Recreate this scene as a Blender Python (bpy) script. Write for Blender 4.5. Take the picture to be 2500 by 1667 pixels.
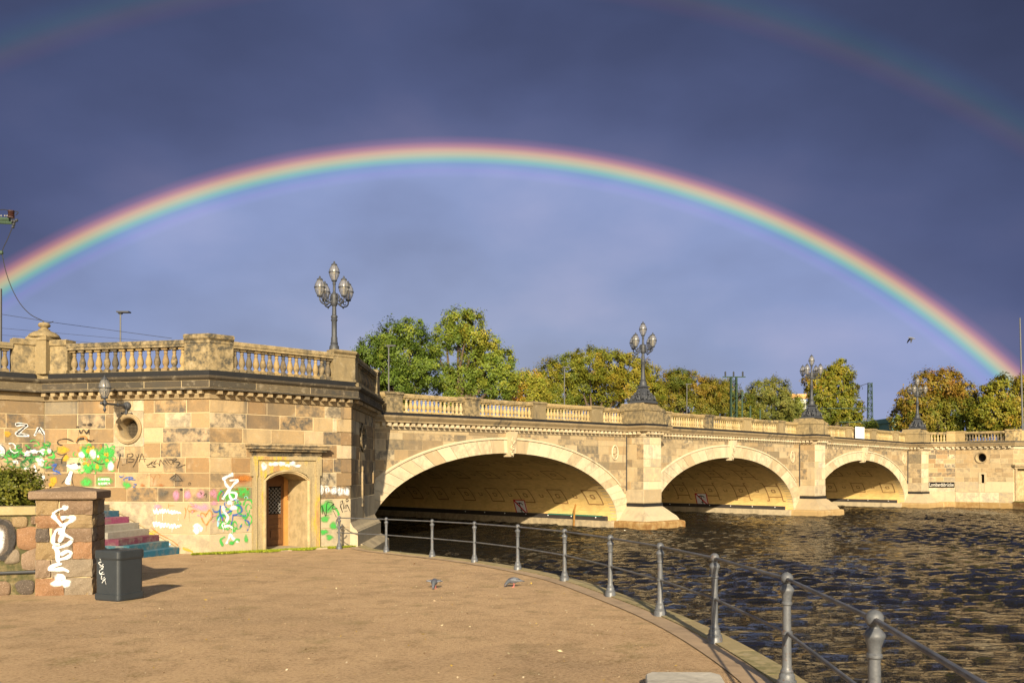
import bpy, bmesh, math, random
import numpy as np
from mathutils import Vector, Matrix
random.seed(11)
RNG = np.random.default_rng(5)
for o in list(bpy.data.objects):
    bpy.data.objects.remove(o)
SC = bpy.context.scene
COL = SC.collection
R = math.radians

# ------------------------------------------------------------------ camera
EYE = 2.94            # metres above the water
FPX, CX, HY = 2190.0, 1250.0, 1150.0   # focal length, centre and horizon measured on the 2500 px photograph
cam = bpy.data.cameras.new('camera')
camo = bpy.data.objects.new('camera', cam)
COL.objects.link(camo)
camo.location = (0, 0, EYE)
camo.rotation_euler = (R(90), 0, 0)
cam.sensor_width = 36.0
cam.lens = 36.0 * FPX / 2500.0
cam.shift_y = (HY - 833.5) / 2500.0
cam.clip_start, cam.clip_end = 0.1, 3000
cam.dof.use_dof = True
cam.dof.focus_distance = 30
cam.dof.aperture_fstop = 5.6
SC.camera = camo

# ------------------------------------------------------------------ sun and sky
SUN_EL, ANTI_AZ = R(22.3), R(-3.0)     # sun behind the camera; the rainbow's centre is opposite
travel = Vector((math.sin(ANTI_AZ) * math.cos(SUN_EL), math.cos(ANTI_AZ) * math.cos(SUN_EL), -math.sin(SUN_EL)))
sun = bpy.data.lights.new('sun', 'SUN')
sun.energy = 5.0
sun.angle = R(0.53)
sun.color = (1.0, 0.85, 0.60)
suno = bpy.data.objects.new('sun', sun)
COL.objects.link(suno)
suno.location = (-5, -30, 30)
suno.rotation_euler = travel.to_track_quat('-Z', 'Y').to_euler()

world = bpy.data.worlds.new('World')
SC.world = world
world.use_nodes = True


def build_world():
    nt = world.node_tree
    nt.nodes.clear()
    N, L = nt.nodes, nt.links
    out = N.new('ShaderNodeOutputWorld')
    bg = N.new('ShaderNodeBackground')
    sky = N.new('ShaderNodeTexSky')
    sky.sky_type = 'NISHITA'
    sky.sun_disc = False
    sky.sun_elevation = SUN_EL
    sky.sun_rotation = R(177)
    sky.dust_density = 1.5
    tc = N.new('ShaderNodeTexCoord')
    nrm = N.new('ShaderNodeVectorMath'); nrm.operation = 'NORMALIZE'
    L.new(tc.outputs['Generated'], nrm.inputs[0])
    dot = N.new('ShaderNodeVectorMath'); dot.operation = 'DOT_PRODUCT'
    L.new(nrm.outputs[0], dot.inputs[0])
    dot.inputs[1].default_value = travel
    ac = N.new('ShaderNodeMath'); ac.operation = 'ARCCOSINE'
    L.new(dot.outputs['Value'], ac.inputs[0])
    deg = N.new('ShaderNodeMath'); deg.operation = 'MULTIPLY'; deg.inputs[1].default_value = 180 / math.pi
    L.new(ac.outputs[0], deg.inputs[0])
    # drifting unevenness of the rain cloud
    noi = N.new('ShaderNodeTexNoise'); noi.inputs['Scale'].default_value = 4.2
    noi.inputs['Detail'].default_value = 5; noi.inputs['Roughness'].default_value = 0.45
    mp = N.new('ShaderNodeMapping'); mp.inputs['Scale'].default_value = (1, 1, 1.9)
    L.new(nrm.outputs[0], mp.inputs[0]); L.new(mp.outputs[0], noi.inputs['Vector'])

    def ramp(src, stops, lo, hi):
        m = N.new('ShaderNodeMapRange'); m.inputs['From Min'].default_value = lo; m.inputs['From Max'].default_value = hi
        L.new(src, m.inputs['Value'])
        r = N.new('ShaderNodeValToRGB')
        e = r.color_ramp.elements
        while len(e) > 1:
            e.remove(e[-1])
        e[0].position = (stops[0][0] - lo) / (hi - lo); e[0].color = (*stops[0][1], 1)
        for a, c in stops[1:]:
            k = e.new((a - lo) / (hi - lo)); k.color = (*c, 1)
        L.new(m.outputs[0], r.inputs[0])
        return r.outputs[0]
    # the rain cloud: paler inside the bow, Alexander's dark band outside it
    cloud = ramp(deg.outputs[0], [(15, (0.346, 0.376, 0.475)), (26, (0.307, 0.348, 0.475)), (33, (0.238, 0.285, 0.443)),
                                  (38.0, (0.213, 0.265, 0.448)), (40.7, (0.220, 0.275, 0.475)), (41.9, (0.119, 0.146, 0.275)), (42.6, (0.087, 0.106, 0.212)),
                                  (45, (0.071, 0.089, 0.186)), (50, (0.056, 0.072, 0.154)), (54, (0.042, 0.054, 0.114)),
                                  (58, (0.027, 0.034, 0.073)), (63, (0.019, 0.024, 0.052)), (75, (0.024, 0.029, 0.058)), (95, (0.059, 0.076, 0.130))], 10, 100)
    bow = ramp(deg.outputs[0], [(40.35, (0, 0, 0)), (40.8, (.022, .01, .07)), (41.15, (.00, .05, .09)), (41.43, (.05, .21, .06)),
                                (41.70, (.28, .265, .01)), (41.94, (.40, .20, 0)), (42.18, (.26, .065, .003)), (42.45, (.075, .010, .010)), (42.8, (0, 0, 0))], 39, 44)
    bow2 = ramp(deg.outputs[0], [(50.4, (0, 0, 0)), (50.8, (.011, .002, .001)), (51.3, (.018, .011, 0)), (51.8, (.002, .016, .006)), (52.4, (0, .006, .011)), (53.0, (0, 0, 0))], 49, 55)
    mul = N.new('ShaderNodeMapRange'); mul.inputs['From Min'].default_value = .3; mul.inputs['From Max'].default_value = .7
    mul.inputs['To Min'].default_value = .82; mul.inputs['To Max'].default_value = 1.20
    L.new(noi.outputs['Fac'], mul.inputs['Value'])
    sc = N.new('ShaderNodeVectorMath'); sc.operation = 'SCALE'
    warm = N.new('ShaderNodeMix'); warm.data_type = 'RGBA'; warm.blend_type = 'MULTIPLY'      # faint sunlit mauve on the cloud's swellings
    wf = N.new('ShaderNodeMapRange'); wf.inputs['From Min'].default_value = .5; wf.inputs['From Max'].default_value = .72; L.new(noi.outputs['Fac'], wf.inputs['Value'])
    L.new(wf.outputs[0], warm.inputs['Factor']); L.new(cloud, warm.inputs['A']); warm.inputs['B'].default_value = (1.14, 1.0, .92, 1)
    L.new(warm.outputs['Result'], sc.inputs[0]); L.new(mul.outputs[0], sc.inputs['Scale'])
    a1 = N.new('ShaderNodeVectorMath'); a1.operation = 'ADD'; L.new(sc.outputs[0], a1.inputs[0]); L.new(bow, a1.inputs[1])
    a2 = N.new('ShaderNodeVectorMath'); a2.operation = 'ADD'; L.new(a1.outputs[0], a2.inputs[0]); L.new(bow2, a2.inputs[1])
    # the clear half of the sky round the sun, behind the camera
    cl = N.new('ShaderNodeVectorMath'); cl.operation = 'SCALE'; cl.inputs['Scale'].default_value = SKY_K
    L.new(sky.outputs[0], cl.inputs[0])
    side = N.new('ShaderNodeMapRange'); side.interpolation_type = 'SMOOTHSTEP'
    side.inputs['From Min'].default_value = 72; side.inputs['From Max'].default_value = 125
    L.new(deg.outputs[0], side.inputs['Value'])
    mx = N.new('ShaderNodeMix'); mx.data_type = 'RGBA'
    L.new(side.outputs[0], mx.inputs['Factor']); L.new(a2.outputs[0], mx.inputs['A']); L.new(cl.outputs[0], mx.inputs['B'])
    L.new(mx.outputs['Result'], bg.inputs['Color'])
    bg.inputs['Strength'].default_value = BG_K
    L.new(bg.outputs[0], out.inputs[0])


SKY_K, BG_K = 0.13, 0.62
build_world()
SC.view_settings.view_transform = 'Standard'
SC.view_settings.look = 'None'
SC.view_settings.exposure = 1.0
SC.view_settings.gamma = 1.0
SC.view_settings.use_curve_mapping = False
SC.cycles.max_bounces = 6
SC.cycles.diffuse_bounces = 4
SC.cycles.glossy_bounces = 3
SC.cycles.transparent_max_bounces = 48
SC.cycles.use_denoising = True

# ------------------------------------------------------------------ helpers
WL = {}


def q(x):
    return (x - CX) / FPX


def at(x, y, Y):
    """a measured pixel of the photograph at distance Y -> a point"""
    return Vector((q(x) * Y, Y, EYE + (HY - y) / FPX * Y))


def gz(Y):
    return 1.293 - 0.0259 * Y


def mk(name, v, f, smooth=False, fix=True):
    me = bpy.data.meshes.new(name)
    me.from_pydata([tuple(a) for a in v], [], f)
    if fix and len(f) < 60000:
        bm = bmesh.new(); bm.from_mesh(me)
        bmesh.ops.recalc_face_normals(bm, faces=bm.faces)
        bm.to_mesh(me); bm.free()
    if smooth:
        me.polygons.foreach_set('use_smooth', [True] * len(me.polygons))
        me.set_sharp_from_angle(angle=R(38))
    me.update()
    return me


def link(name, me, mat, parent, loc, rotz=0.0, scale=None):
    o = bpy.data.objects.new(name, me)
    COL.objects.link(o)
    loc = Vector(loc)
    if parent is not None:
        o.parent = parent
        o.location = loc - WL[parent.name]
    else:
        o.location = loc
    WL[o.name] = loc
    if rotz:
        o.rotation_euler = (0, 0, rotz)
    if scale:
        o.scale = scale
    if me is not None and mat is not None:
        if len(me.materials) == 0:
            me.materials.append(mat)
        elif me.materials[0] != mat:
            o.material_slots[0].link = 'OBJECT'; o.material_slots[0].material = mat
    return o


def part(name, v, f, mat, parent=None, smooth=False, fix=True, origin=None):
    v = [Vector(a) for a in v]
    if origin is None:
        lo = Vector((min(a.x for a in v), min(a.y for a in v), min(a.z for a in v)))
        hi = Vector((max(a.x for a in v), max(a.y for a in v), max(a.z for a in v)))
        c = (lo + hi) / 2
        if parent is None:
            c.z = lo.z
    else:
        c = Vector(origin)
    return link(name, mk(name, [a - c for a in v], f, smooth, fix), mat, parent, c)


def thing(name, label, cat, loc, group=None):
    o = bpy.data.objects.new(name, None)
    o.empty_display_size = 0.3
    COL.objects.link(o)
    o.location = loc
    WL[o.name] = Vector(loc)
    return tag(o, label, cat, group)


def tag(o, label, cat, group=None):
    o['label'] = label; o['category'] = cat
    if group:
        o['group'] = group
    return o


def struct(o, kind='structure'):
    o['kind'] = kind
    return o


def copy_tree(o, loc, rotz=0.0, parent=None):
    c = o.copy(); COL.objects.link(c)
    if parent is None:
        c.location = loc; c.rotation_euler = (0, 0, rotz); WL[c.name] = Vector(loc)
    else:
        c.parent = parent
    for ch in list(o.children):
        copy_tree(ch, None, 0, c)
    return c


class MB:
    def __init__(self):
        self.v, self.f = [], []

    def add(self, v, f):
        n = len(self.v)
        self.v += [Vector(a) for a in v]
        self.f += [tuple(i + n for i in a) for a in f]
        return self

    def box(self, c, s, rz=0.0):
        x, y, z = s[0] / 2, s[1] / 2, s[2] / 2
        ca, sa = math.cos(rz), math.sin(rz)
        v = []
        for dz in (-z, z):
            for dx, dy in ((-x, -y), (x, -y), (x, y), (-x, y)):
                v.append((c[0] + dx * ca - dy * sa, c[1] + dx * sa + dy * ca, c[2] + dz))
        return self.add(v, [(0, 3, 2, 1), (4, 5, 6, 7), (0, 1, 5, 4), (1, 2, 6, 5), (2, 3, 7, 6), (3, 0, 4, 7)])

    def lathe(self, prof, seg=12, c=(0, 0, 0), cap=True, rot=0.0):
        v, f = [], []
        for r, z in prof:
            for k in range(seg):
                a = 2 * math.pi * k / seg + rot
                v.append((c[0] + r * math.cos(a), c[1] + r * math.sin(a), c[2] + z))
        for i in range(len(prof) - 1):
            for k in range(seg):
                a, b = i * seg + k, i * seg + (k + 1) % seg
                f.append((a, b, b + seg, a + seg))
        if cap:
            f.append(tuple(range(seg))[::-1]); f.append(tuple(range((len(prof) - 1) * seg, len(prof) * seg)))
        return self.add(v, f)

    def tube(self, pts, r, seg=8, cap=True):
        pts = [Vector(p) for p in pts]
        v, f = [], []
        rr = r if isinstance(r, (list, tuple)) else [r] * len(pts)
        ref = None
        for i, p in enumerate(pts):
            d = (pts[min(i + 1, len(pts) - 1)] - pts[max(i - 1, 0)]).normalized()
            if ref is None:
                ref = Vector((0, 0, 1)) if abs(d.z) < .9 else Vector((1, 0, 0))
            a = d.cross(ref).normalized(); b = a.cross(d).normalized(); ref = b
            for k in range(seg):
                t = 2 * math.pi * k / seg
                v.append(p + a * math.cos(t) * rr[i] + b * math.sin(t) * rr[i])
        for i in range(len(pts) - 1):
            for k in range(seg):
                x, y = i * seg + k, i * seg + (k + 1) % seg
                f.append((x, y, y + seg, x + seg))
        if cap:
            f.append(tuple(range(seg))); f.append(tuple(range(len(v) - seg, len(v)))[::-1])
        return self.add(v, f)

    def ball(self, c, r, seg=10, ring=7, sc=(1, 1, 1)):
        v, f = [], []
        for i in range(ring + 1):
            t = math.pi * i / ring
            for k in range(seg):
                a = 2 * math.pi * k / seg
                v.append((c[0] + r * sc[0] * math.sin(t) * math.cos(a), c[1] + r * sc[1] * math.sin(t) * math.sin(a), c[2] - r * sc[2] * math.cos(t)))
        for i in range(ring):
            for k in range(seg):
                a, b = i * seg + k, i * seg + (k + 1) % seg
                f.append((a, b, b + seg, a + seg))
        return self.add(v, f)

    def part(self, name, mat, parent=None, smooth=False, fix=True, origin=None):
        return part(name, self.v, self.f, mat, parent, smooth, fix, origin)


class Fr:
    """a wall plane seen from outside: t to the right, o out of the wall, z up"""
    def __init__(self, p0, p1):
        self.p = Vector((p0[0], p0[1])); e = Vector((p1[0], p1[1])) - self.p
        self.L = e.length; self.d = e.normalized(); self.n = Vector((self.d.y, -self.d.x))

    def pt(self, t, o, z):
        a = self.p + self.d * t + self.n * o
        return Vector((a.x, a.y, z))

    def px(self, x, y, o=0.0):
        """measured pixel -> (t, z) on this wall"""
        k = self.n.dot(self.p) + o
        Y = k / (q(x) * self.n.x + self.n.y)
        P = Vector((q(x) * Y, Y))
        return (P - self.p).dot(self.d), EYE + (HY - y) / FPX * Y


def rect_sub(r, h):
    a0, a1, b0, b1 = r; c0, c1, d0, d1 = h
    if c0 >= a1 - 1e-6 or c1 <= a0 + 1e-6 or d0 >= b1 - 1e-6 or d1 <= b0 + 1e-6:
        return [r]
    o = []
    if c0 > a0: o.append((a0, c0, b0, b1))
    if c1 < a1: o.append((c1, a1, b0, b1))
    x0, x1 = max(a0, c0), min(a1, c1)
    if d0 > b0: o.append((x0, x1, b0, d0))
    if d1 < b1: o.append((x0, x1, d1, b1))
    return o


def block(fr, t0, t1, z0, z1, out=0.0, dep=.14, ch=.01, mb=None):
    mb = mb or MB()
    v = []
    for o, i in ((out - dep, 0), (out - ch, 0), (out, ch)):
        for t, z in ((t0 + i, z0 + i), (t1 - i, z0 + i), (t1 - i, z1 - i), (t0 + i, z1 - i)):
            v.append(fr.pt(t, o, z))
    f = [(8, 9, 10, 11)]
    for b in (0, 4):
        for k in range(4):
            f.append((b + k, b + (k + 1) % 4, b + 4 + (k + 1) % 4, b + 4 + k))
    mb.add(v, f)
    return mb


def ashlar(fr, parent, t0, t1, zs, mat, lens=(.6, 1.15), holes=(), gap=.007, out=0.0, uneven=.006, name='stone', rnd=None):
    """courses of separate stones; zs are the bed joints from the bottom up"""
    rnd = rnd or random
    for k in range(len(zs) - 1):
        t = t0
        while t < t1 - 1e-6:
            w = rnd.uniform(*lens) * (1.35 if zs[k + 1] - zs[k] > .6 else 1)
            e = t + w
            if t1 - e < lens[0] * .7:
                e = t1
            rs = [(t, e, zs[k], zs[k + 1])]
            for h in holes:
                rs = [b for a in rs for b in rect_sub(a, h)]
            for a in rs:
                if a[1] - a[0] < .05 or a[3] - a[2] < .04:
                    continue
                block(fr, a[0] + gap, a[1] - gap, a[2] + gap, a[3] - gap, out + rnd.uniform(-uneven, uneven)).part(name, mat, parent)
            t = e


def panel(fr, t0, t1, z0, z1, holes, out, mat, name, parent):
    rs = [(t0, t1, z0, z1)]
    for h in holes:
        rs = [b for a in rs for b in rect_sub(a, h)]
    mb = MB()
    for a in rs:
        mb.add([fr.pt(a[0], out, a[2]), fr.pt(a[1], out, a[2]), fr.pt(a[1], out, a[3]), fr.pt(a[0], out, a[3])], [(0, 1, 2, 3)])
    return mb.part(name, mat, parent, fix=False)


def sweep(path, prof, mb=None, caps=True):
    """profile (out, z) along a plan path (x, y, dz) running left to right as seen from outside"""
    mb = mb or MB()
    P = [Vector((p[0], p[1])) for p in path]
    dz = [p[2] if len(p) > 2 else 0 for p in path]
    ns = []
    for i in range(len(P) - 1):
        d = (P[i + 1] - P[i]).normalized(); ns.append(Vector((d.y, -d.x)))
    v = []
    for i in range(len(P)):
        if i == 0: m = ns[0]
        elif i == len(P) - 1: m = ns[-1]
        else:
            m = (ns[i - 1] + ns[i]) / max(.15, 1 + ns[i - 1].dot(ns[i]))
        for o, z in prof:
            a = P[i] + m * o
            v.append((a.x, a.y, z + dz[i]))
    n = len(prof); f = []
    for i in range(len(P) - 1):
        for k in range(n):
            f.append((i * n + k, (i + 1) * n + k, (i + 1) * n + (k + 1) % n, i * n + (k + 1) % n))
    if caps:
        f.append(tuple(range(n))); f.append(tuple(range(len(v) - n, len(v))))
    mb.add(v, f)
    return mb


def smooth_pts(p, n=5):
    if len(p) < 3:
        return [Vector(a) for a in p]
    p = [Vector(a) for a in p]; o = []
    for i in range(len(p) - 1):
        a, b, c, d = p[max(i - 1, 0)], p[i], p[i + 1], p[min(i + 2, len(p) - 1)]
        for k in range(n):
            t = k / n
            o.append(.5 * ((2 * b) + (c - a) * t + (2 * a - 5 * b + 4 * c - d) * t * t + (3 * b - a - 3 * c + d) * t ** 3))
    o.append(p[-1])
    return o
# ------------------------------------------------------------------ materials
class NB:
    def __init__(self, name):
        self.m = bpy.data.materials.new(name); self.m.use_nodes = True
        self.t = self.m.node_tree; self.t.nodes.clear()
        self.out = self.n('OutputMaterial'); self.b = self.n('BsdfPrincipled')
        self.t.links.new(self.b.outputs[0], self.out.inputs[0])

    def n(self, kind, **kw):
        x = self.t.nodes.new('ShaderNode' + kind)
        for k, v in kw.items():
            setattr(x, k, v)
        return x

    def l(self, a, b):
        self.t.links.new(a, b)

    def coord(self, kind='Object', rnd=0.0):
        tc = self.n('TexCoord'); c = tc.outputs[kind]
        if rnd:
            oi = self.n('ObjectInfo'); m = self.n('Math', operation='MULTIPLY'); m.inputs[1].default_value = rnd
            self.l(oi.outputs['Random'], m.inputs[0])
            a = self.n('VectorMath', operation='ADD'); self.l(c, a.inputs[0]); self.l(m.outputs[0], a.inputs[1]); c = a.outputs[0]
        return c

    def noise(self, co, scale, detail=4, rough=.55, stretch=None):
        if stretch:
            mp = self.n('Mapping'); mp.inputs['Scale'].default_value = stretch; self.l(co, mp.inputs[0]); co = mp.outputs[0]
        x = self.n('TexNoise'); x.inputs['Scale'].default_value = scale; x.inputs['Detail'].default_value = detail
        x.inputs['Roughness'].default_value = rough; self.l(co, x.inputs['Vector'])
        return x.outputs['Fac']

    def rng(self, s, a, b, c=0.0, d=1.0):
        x = self.n('MapRange'); x.inputs[1].default_value = a; x.inputs[2].default_value = b
        x.inputs[3].default_value = c; x.inputs[4].default_value = d; self.l(s, x.inputs[0])
        return x.outputs[0]

    def ramp(self, s, stops, mode='LINEAR'):
        r = self.n('ValToRGB'); r.color_ramp.interpolation = mode
        e = r.color_ramp.elements
        while len(e) > 1: e.remove(e[-1])
        e[0].position = stops[0][0]; e[0].color = (*stops[0][1], 1)
        for p, c in stops[1:]:
            k = e.new(p); k.color = (*c, 1)
        self.l(s, r.inputs[0])
        return r.outputs[0]

    def mix(self, fac, a, b, mode='MIX'):
        x = self.n('Mix', data_type='RGBA', blend_type=mode)
        for sock, val in ((x.inputs['Factor'], fac), (x.inputs['A'], a), (x.inputs['B'], b)):
            if isinstance(val, (int, float)): sock.default_value = val
            elif isinstance(val, tuple): sock.default_value = (*val, 1)
            else: self.l(val, sock)
        return x.outputs['Result']

    def mul(self, a, b):
        x = self.n('Math', operation='MULTIPLY')
        for i, v in ((0, a), (1, b)):
            if isinstance(v, (int, float)): x.inputs[i].default_value = v
            else: self.l(v, x.inputs[i])
        return x.outputs[0]

    def bump(self, h, dist, st=1.0):
        x = self.n('Bump'); x.inputs['Strength'].default_value = st; x.inputs['Distance'].default_value = dist
        self.l(h, x.inputs['Height']); self.l(x.outputs[0], self.b.inputs['Normal'])

    def done(self, col=None, rough=.8, spec=.3, metal=0.0):
        if col is not None:
            if isinstance(col, tuple): self.b.inputs['Base Color'].default_value = (*col, 1)
            else: self.l(col, self.b.inputs['Base Color'])
        if isinstance(rough, (int, float)): self.b.inputs['Roughness'].default_value = rough
        else: self.l(rough, self.b.inputs['Roughness'])
        self.b.inputs['Specular IOR Level'].default_value = spec
        self.b.inputs['Metallic'].default_value = metal
        return self.m


def stone(name, stops, stain=(.17, .15, .12), amount=.5, var=.35, scale=1.6, bump=.006, green=None, rough=.85, k=.58):
    """weathered sandstone: each stone its own tone, blotches of soot and lime inside it"""
    b = NB(name)
    co = b.coord('Object', 60.0)
    oi = b.n('ObjectInfo')
    base = b.ramp(oi.outputs['Random'], [(p, tuple(v * k for v in c)) for p, c in stops])
    stain = tuple(v * max(k, .6) for v in stain)
    big = b.noise(co, scale * 1.9, 6, .66)
    mid = b.noise(co, scale * 5, 6, .65, (1, 1, 1.6))
    fine = b.noise(co, 46, 4, .7)
    c = b.mix(b.rng(mid, .3, .72), base, b.mix(1.0, base, (1.25, 1.16, 1.0), 'MULTIPLY'))
    c = b.mix(b.mul(b.rng(fine, .35, .7), var), c, b.mix(1.0, c, (.55, .50, .44), 'MULTIPLY'))
    r2 = b.n('Math', operation='FRACT'); r1 = b.n('Math', operation='MULTIPLY'); r1.inputs[1].default_value = 7.31
    b.l(oi.outputs['Random'], r1.inputs[0]); b.l(r1.outputs[0], r2.inputs[0])
    st = b.mul(b.rng(big, .44, .58), b.mul(b.rng(mid, .26, .52), b.rng(r2.outputs[0], 0.35, .75, .08, min(1.0, amount * 1.5))))
    c = b.mix(st, c, stain)
    pale = b.mul(b.rng(big, .44, .30), .35)
    c = b.mix(pale, c, (.62 * k * 1.1, .53 * k * 1.1, .38 * k * 1.1))
    pos = b.n('NewGeometry').outputs['Position']
    streak = b.mul(b.rng(b.noise(pos, 1.0, 6, .62, (2.2, 2.2, .42)), .50, .66), b.rng(b.noise(pos, .55, 3, .5), .42, .62, .1, 1.0))
    c = b.mix(b.mul(streak, min(.9, .32 + amount * .58)), c, stain)
    if green:
        c = b.mix(b.mul(b.rng(b.noise(co, 3.2, 5, .6), .52, .68), .7), c, green)
    b.bump(b.mix(.5, mid, fine), bump)
    return b.done(c, rough, .25)


SAND = [(0, (.64, .52, .33)), (.09, (.50, .36, .20)), (.18, (.36, .24, .125)), (.27, (.60, .47, .28)), (.36, (.43, .29, .15)), (.45, (.29, .21, .125)), (.53, (.55, .41, .23)),
        (.62, (.70, .60, .43)), (.70, (.40, .26, .13)), (.78, (.26, .20, .135)), (.86, (.52, .38, .21)), (.93, (.66, .56, .39)), (1, (.19, .165, .13))]
M = {}
M['sand'] = stone('sandstone_ashlar', SAND, amount=1.0, stain=(.13, .115, .095), var=.5)
M['span'] = stone('spandrel_sandstone', [(0, (.62, .50, .32)), (.2, (.55, .42, .25)), (.4, (.66, .55, .37)), (.55, (.48, .35, .20)), (.7, (.60, .48, .30)), (.85, (.38, .29, .18)), (1, (.30, .25, .17))], amount=.6, stain=(.17, .15, .12), var=.45)
M['ring'] = stone(k=.66, name='arch_ring_stone', stops=[(0, (.72, .63, .46)), (.6, (.69, .59, .42)), (.85, (.64, .53, .36)), (1, (.53, .42, .27))], amount=.25, var=.3)
M['pale'] = stone(k=.70, name='pale_pier_stone', stops=[(0, (.74, .66, .49)), (.5, (.68, .58, .40)), (.8, (.58, .47, .30)), (1, (.50, .42, .29))], amount=.42, stain=(.30, .28, .24))
M['base'] = stone(k=.56, name='pale_base_stone', stops=[(0, (.62, .52, .36)), (.5, (.68, .59, .43)), (1, (.56, .45, .29))], amount=.45, stain=(.30, .25, .18), var=.45)
M['wet'] = stone('waterline_stone', [(0, (.55, .40, .20)), (1, (.46, .31, .13))], amount=.8, stain=(.28, .13, .04))
M['trim'] = stone('cornice_stone', [(0, (.54, .42, .25)), (1, (.46, .36, .22))], amount=1.0, stain=(.11, .10, .08), scale=1.6, var=.5)
M['dirty'] = stone('blackened_cornice_stone', [(0, (.19, .155, .10)), (.5, (.12, .10, .075)), (1, (.075, .067, .053))], amount=1.0, stain=(.07, .065, .055), scale=2.4, var=.6)
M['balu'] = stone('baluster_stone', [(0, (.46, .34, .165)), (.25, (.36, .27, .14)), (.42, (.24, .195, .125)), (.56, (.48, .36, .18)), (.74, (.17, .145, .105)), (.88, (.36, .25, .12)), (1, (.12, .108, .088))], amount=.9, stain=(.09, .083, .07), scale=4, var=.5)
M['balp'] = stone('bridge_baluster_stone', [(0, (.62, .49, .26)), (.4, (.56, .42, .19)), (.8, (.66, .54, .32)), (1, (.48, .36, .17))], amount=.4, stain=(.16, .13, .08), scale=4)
M['ped'] = stone('pedestal_stone', [(0, (.48, .38, .21)), (.5, (.39, .31, .175)), (1, (.32, .26, .155))], amount=1.0, stain=(.085, .078, .062), scale=2.6, var=.6)
M['mortar'] = NB('lime_mortar').done((.46, .36, .21), .95, .1)


def plain(name, col, rough=.7, spec=.3, metal=0.0, nz=.25, sc=20, bump=.002):
    b = NB(name); co = b.coord('Object', 30)
    n = b.noise(co, sc, 5, .6); n2 = b.noise(co, sc * .12, 3, .6)
    dark = tuple(c * .45 for c in col)
    c = b.mix(b.mul(b.rng(n, .4, .75), nz), col, dark)
    c = b.mix(b.mul(b.rng(n2, .45, .7), nz), c, tuple(min(1, c_ * 1.35) for c_ in col))
    b.bump(n, bump)
    return b.done(c, rough, spec, metal)


M['slate'] = plain('dark_slate_band', (.013, .013, .014), .6, .25, nz=.5)
M['mortar2'] = stone('mossy_rubble_mortar', [(0, (.26, .21, .11)), (1, (.24, .19, .10))], amount=.9, stain=(.09, .09, .035), scale=4, var=.7, bump=.02)
b_ = NB('grey_painted_iron'); co_ = b_.coord('Object', 30)
n1, n2, n3 = b_.noise(co_, 16, 5, .65), b_.noise(co_, 3.0, 4, .6), b_.noise(co_, 48, 3, .7)
c_ = b_.mix(b_.rng(n2, .35, .65), (.105, .109, .118), (.062, .066, .074))
c_ = b_.mix(b_.mul(b_.rng(n3, .56, .66), .6), c_, (.035, .036, .04))
c_ = b_.mix(b_.mul(b_.rng(n1, .60, .68), .75), c_, (.085, .042, .02))
b_.bump(n1, .004)
M['iron'] = b_.done(c_, b_.rng(n2, .3, .7, .35, .6), .5)
M['cast'] = plain('dark_cast_iron', (.040, .043, .050), .55, .4, 0.0, nz=.5)
M['mast'] = plain('green_mast_steel', (.030, .055, .034), .6, .4, nz=.4)
M['dark'] = plain('dark_grey_steel', (.028, .030, .034), .5, .4)
M['galv'] = plain('galvanised_steel', (.25, .24, .23), .5, .4, .3)
M['cable'] = plain('black_cable', (.02, .02, .022), .6, .3)
M['bin'] = plain('anthracite_bin_paint', (.024, .029, .034), .45, .45, nz=.3, sc=7)
M['wood'] = plain('oak_door_wood', (.115, .048, .016), .5, .35, nz=.5, sc=9)
M['jamb'] = plain('orange_door_frame_wood', (.40, .19, .055), .55, .3, nz=.35, sc=9)
M['insul'] = plain('brown_insulator', (.03, .010, .007), .35, .5)
M['board'] = plain('white_board', (.62, .62, .64), .6, .3, nz=.05)
M['concrete'] = plain('pale_concrete', (.36, .33, .28), .9, .15, nz=.7, sc=10, bump=.01)
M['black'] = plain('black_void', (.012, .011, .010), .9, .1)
M['soil'] = plain('dark_soil', (.05, .036, .022), .95, .1)
M['grille'] = plain('rusty_grille', (.16, .125, .08), .6, .4)
M['fender'] = plain('tarred_timber', (.035, .030, .028), .7, .3, nz=.6)
M['algae'] = plain('green_algae_timber', (.05, .16, .11), .7, .3, nz=.4)


def mat_soffit():
    b = NB('yellow_brick_vault')
    tc = b.n('TexCoord')
    br = b.n('TexBrick'); b.l(tc.outputs['UV'], br.inputs['Vector'])
    br.inputs['Scale'].default_value = 1.0; br.inputs['Brick Width'].default_value = .24; br.inputs['Row Height'].default_value = .077
    br.inputs['Mortar Size'].default_value = .006; br.inputs['Color1'].default_value = (.76, .52, .19, 1); br.inputs['Color2'].default_value = (.62, .41, .14, 1)
    br.inputs['Mortar'].default_value = (.68, .53, .29, 1)
    n = b.noise(tc.outputs['UV'], 1.3, 5, .6)
    c = b.mix(b.mul(b.rng(n, .48, .7), .4), br.outputs['Color'], (.42, .28, .12))
    b.bump(br.outputs['Fac'], -.004)
    return b.done(c, .85, .2)


M['soffit'] = mat_soffit()
M['pattern'] = plain('dark_red_brick', (.27, .145, .058), .85, .2, nz=.3)


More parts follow.
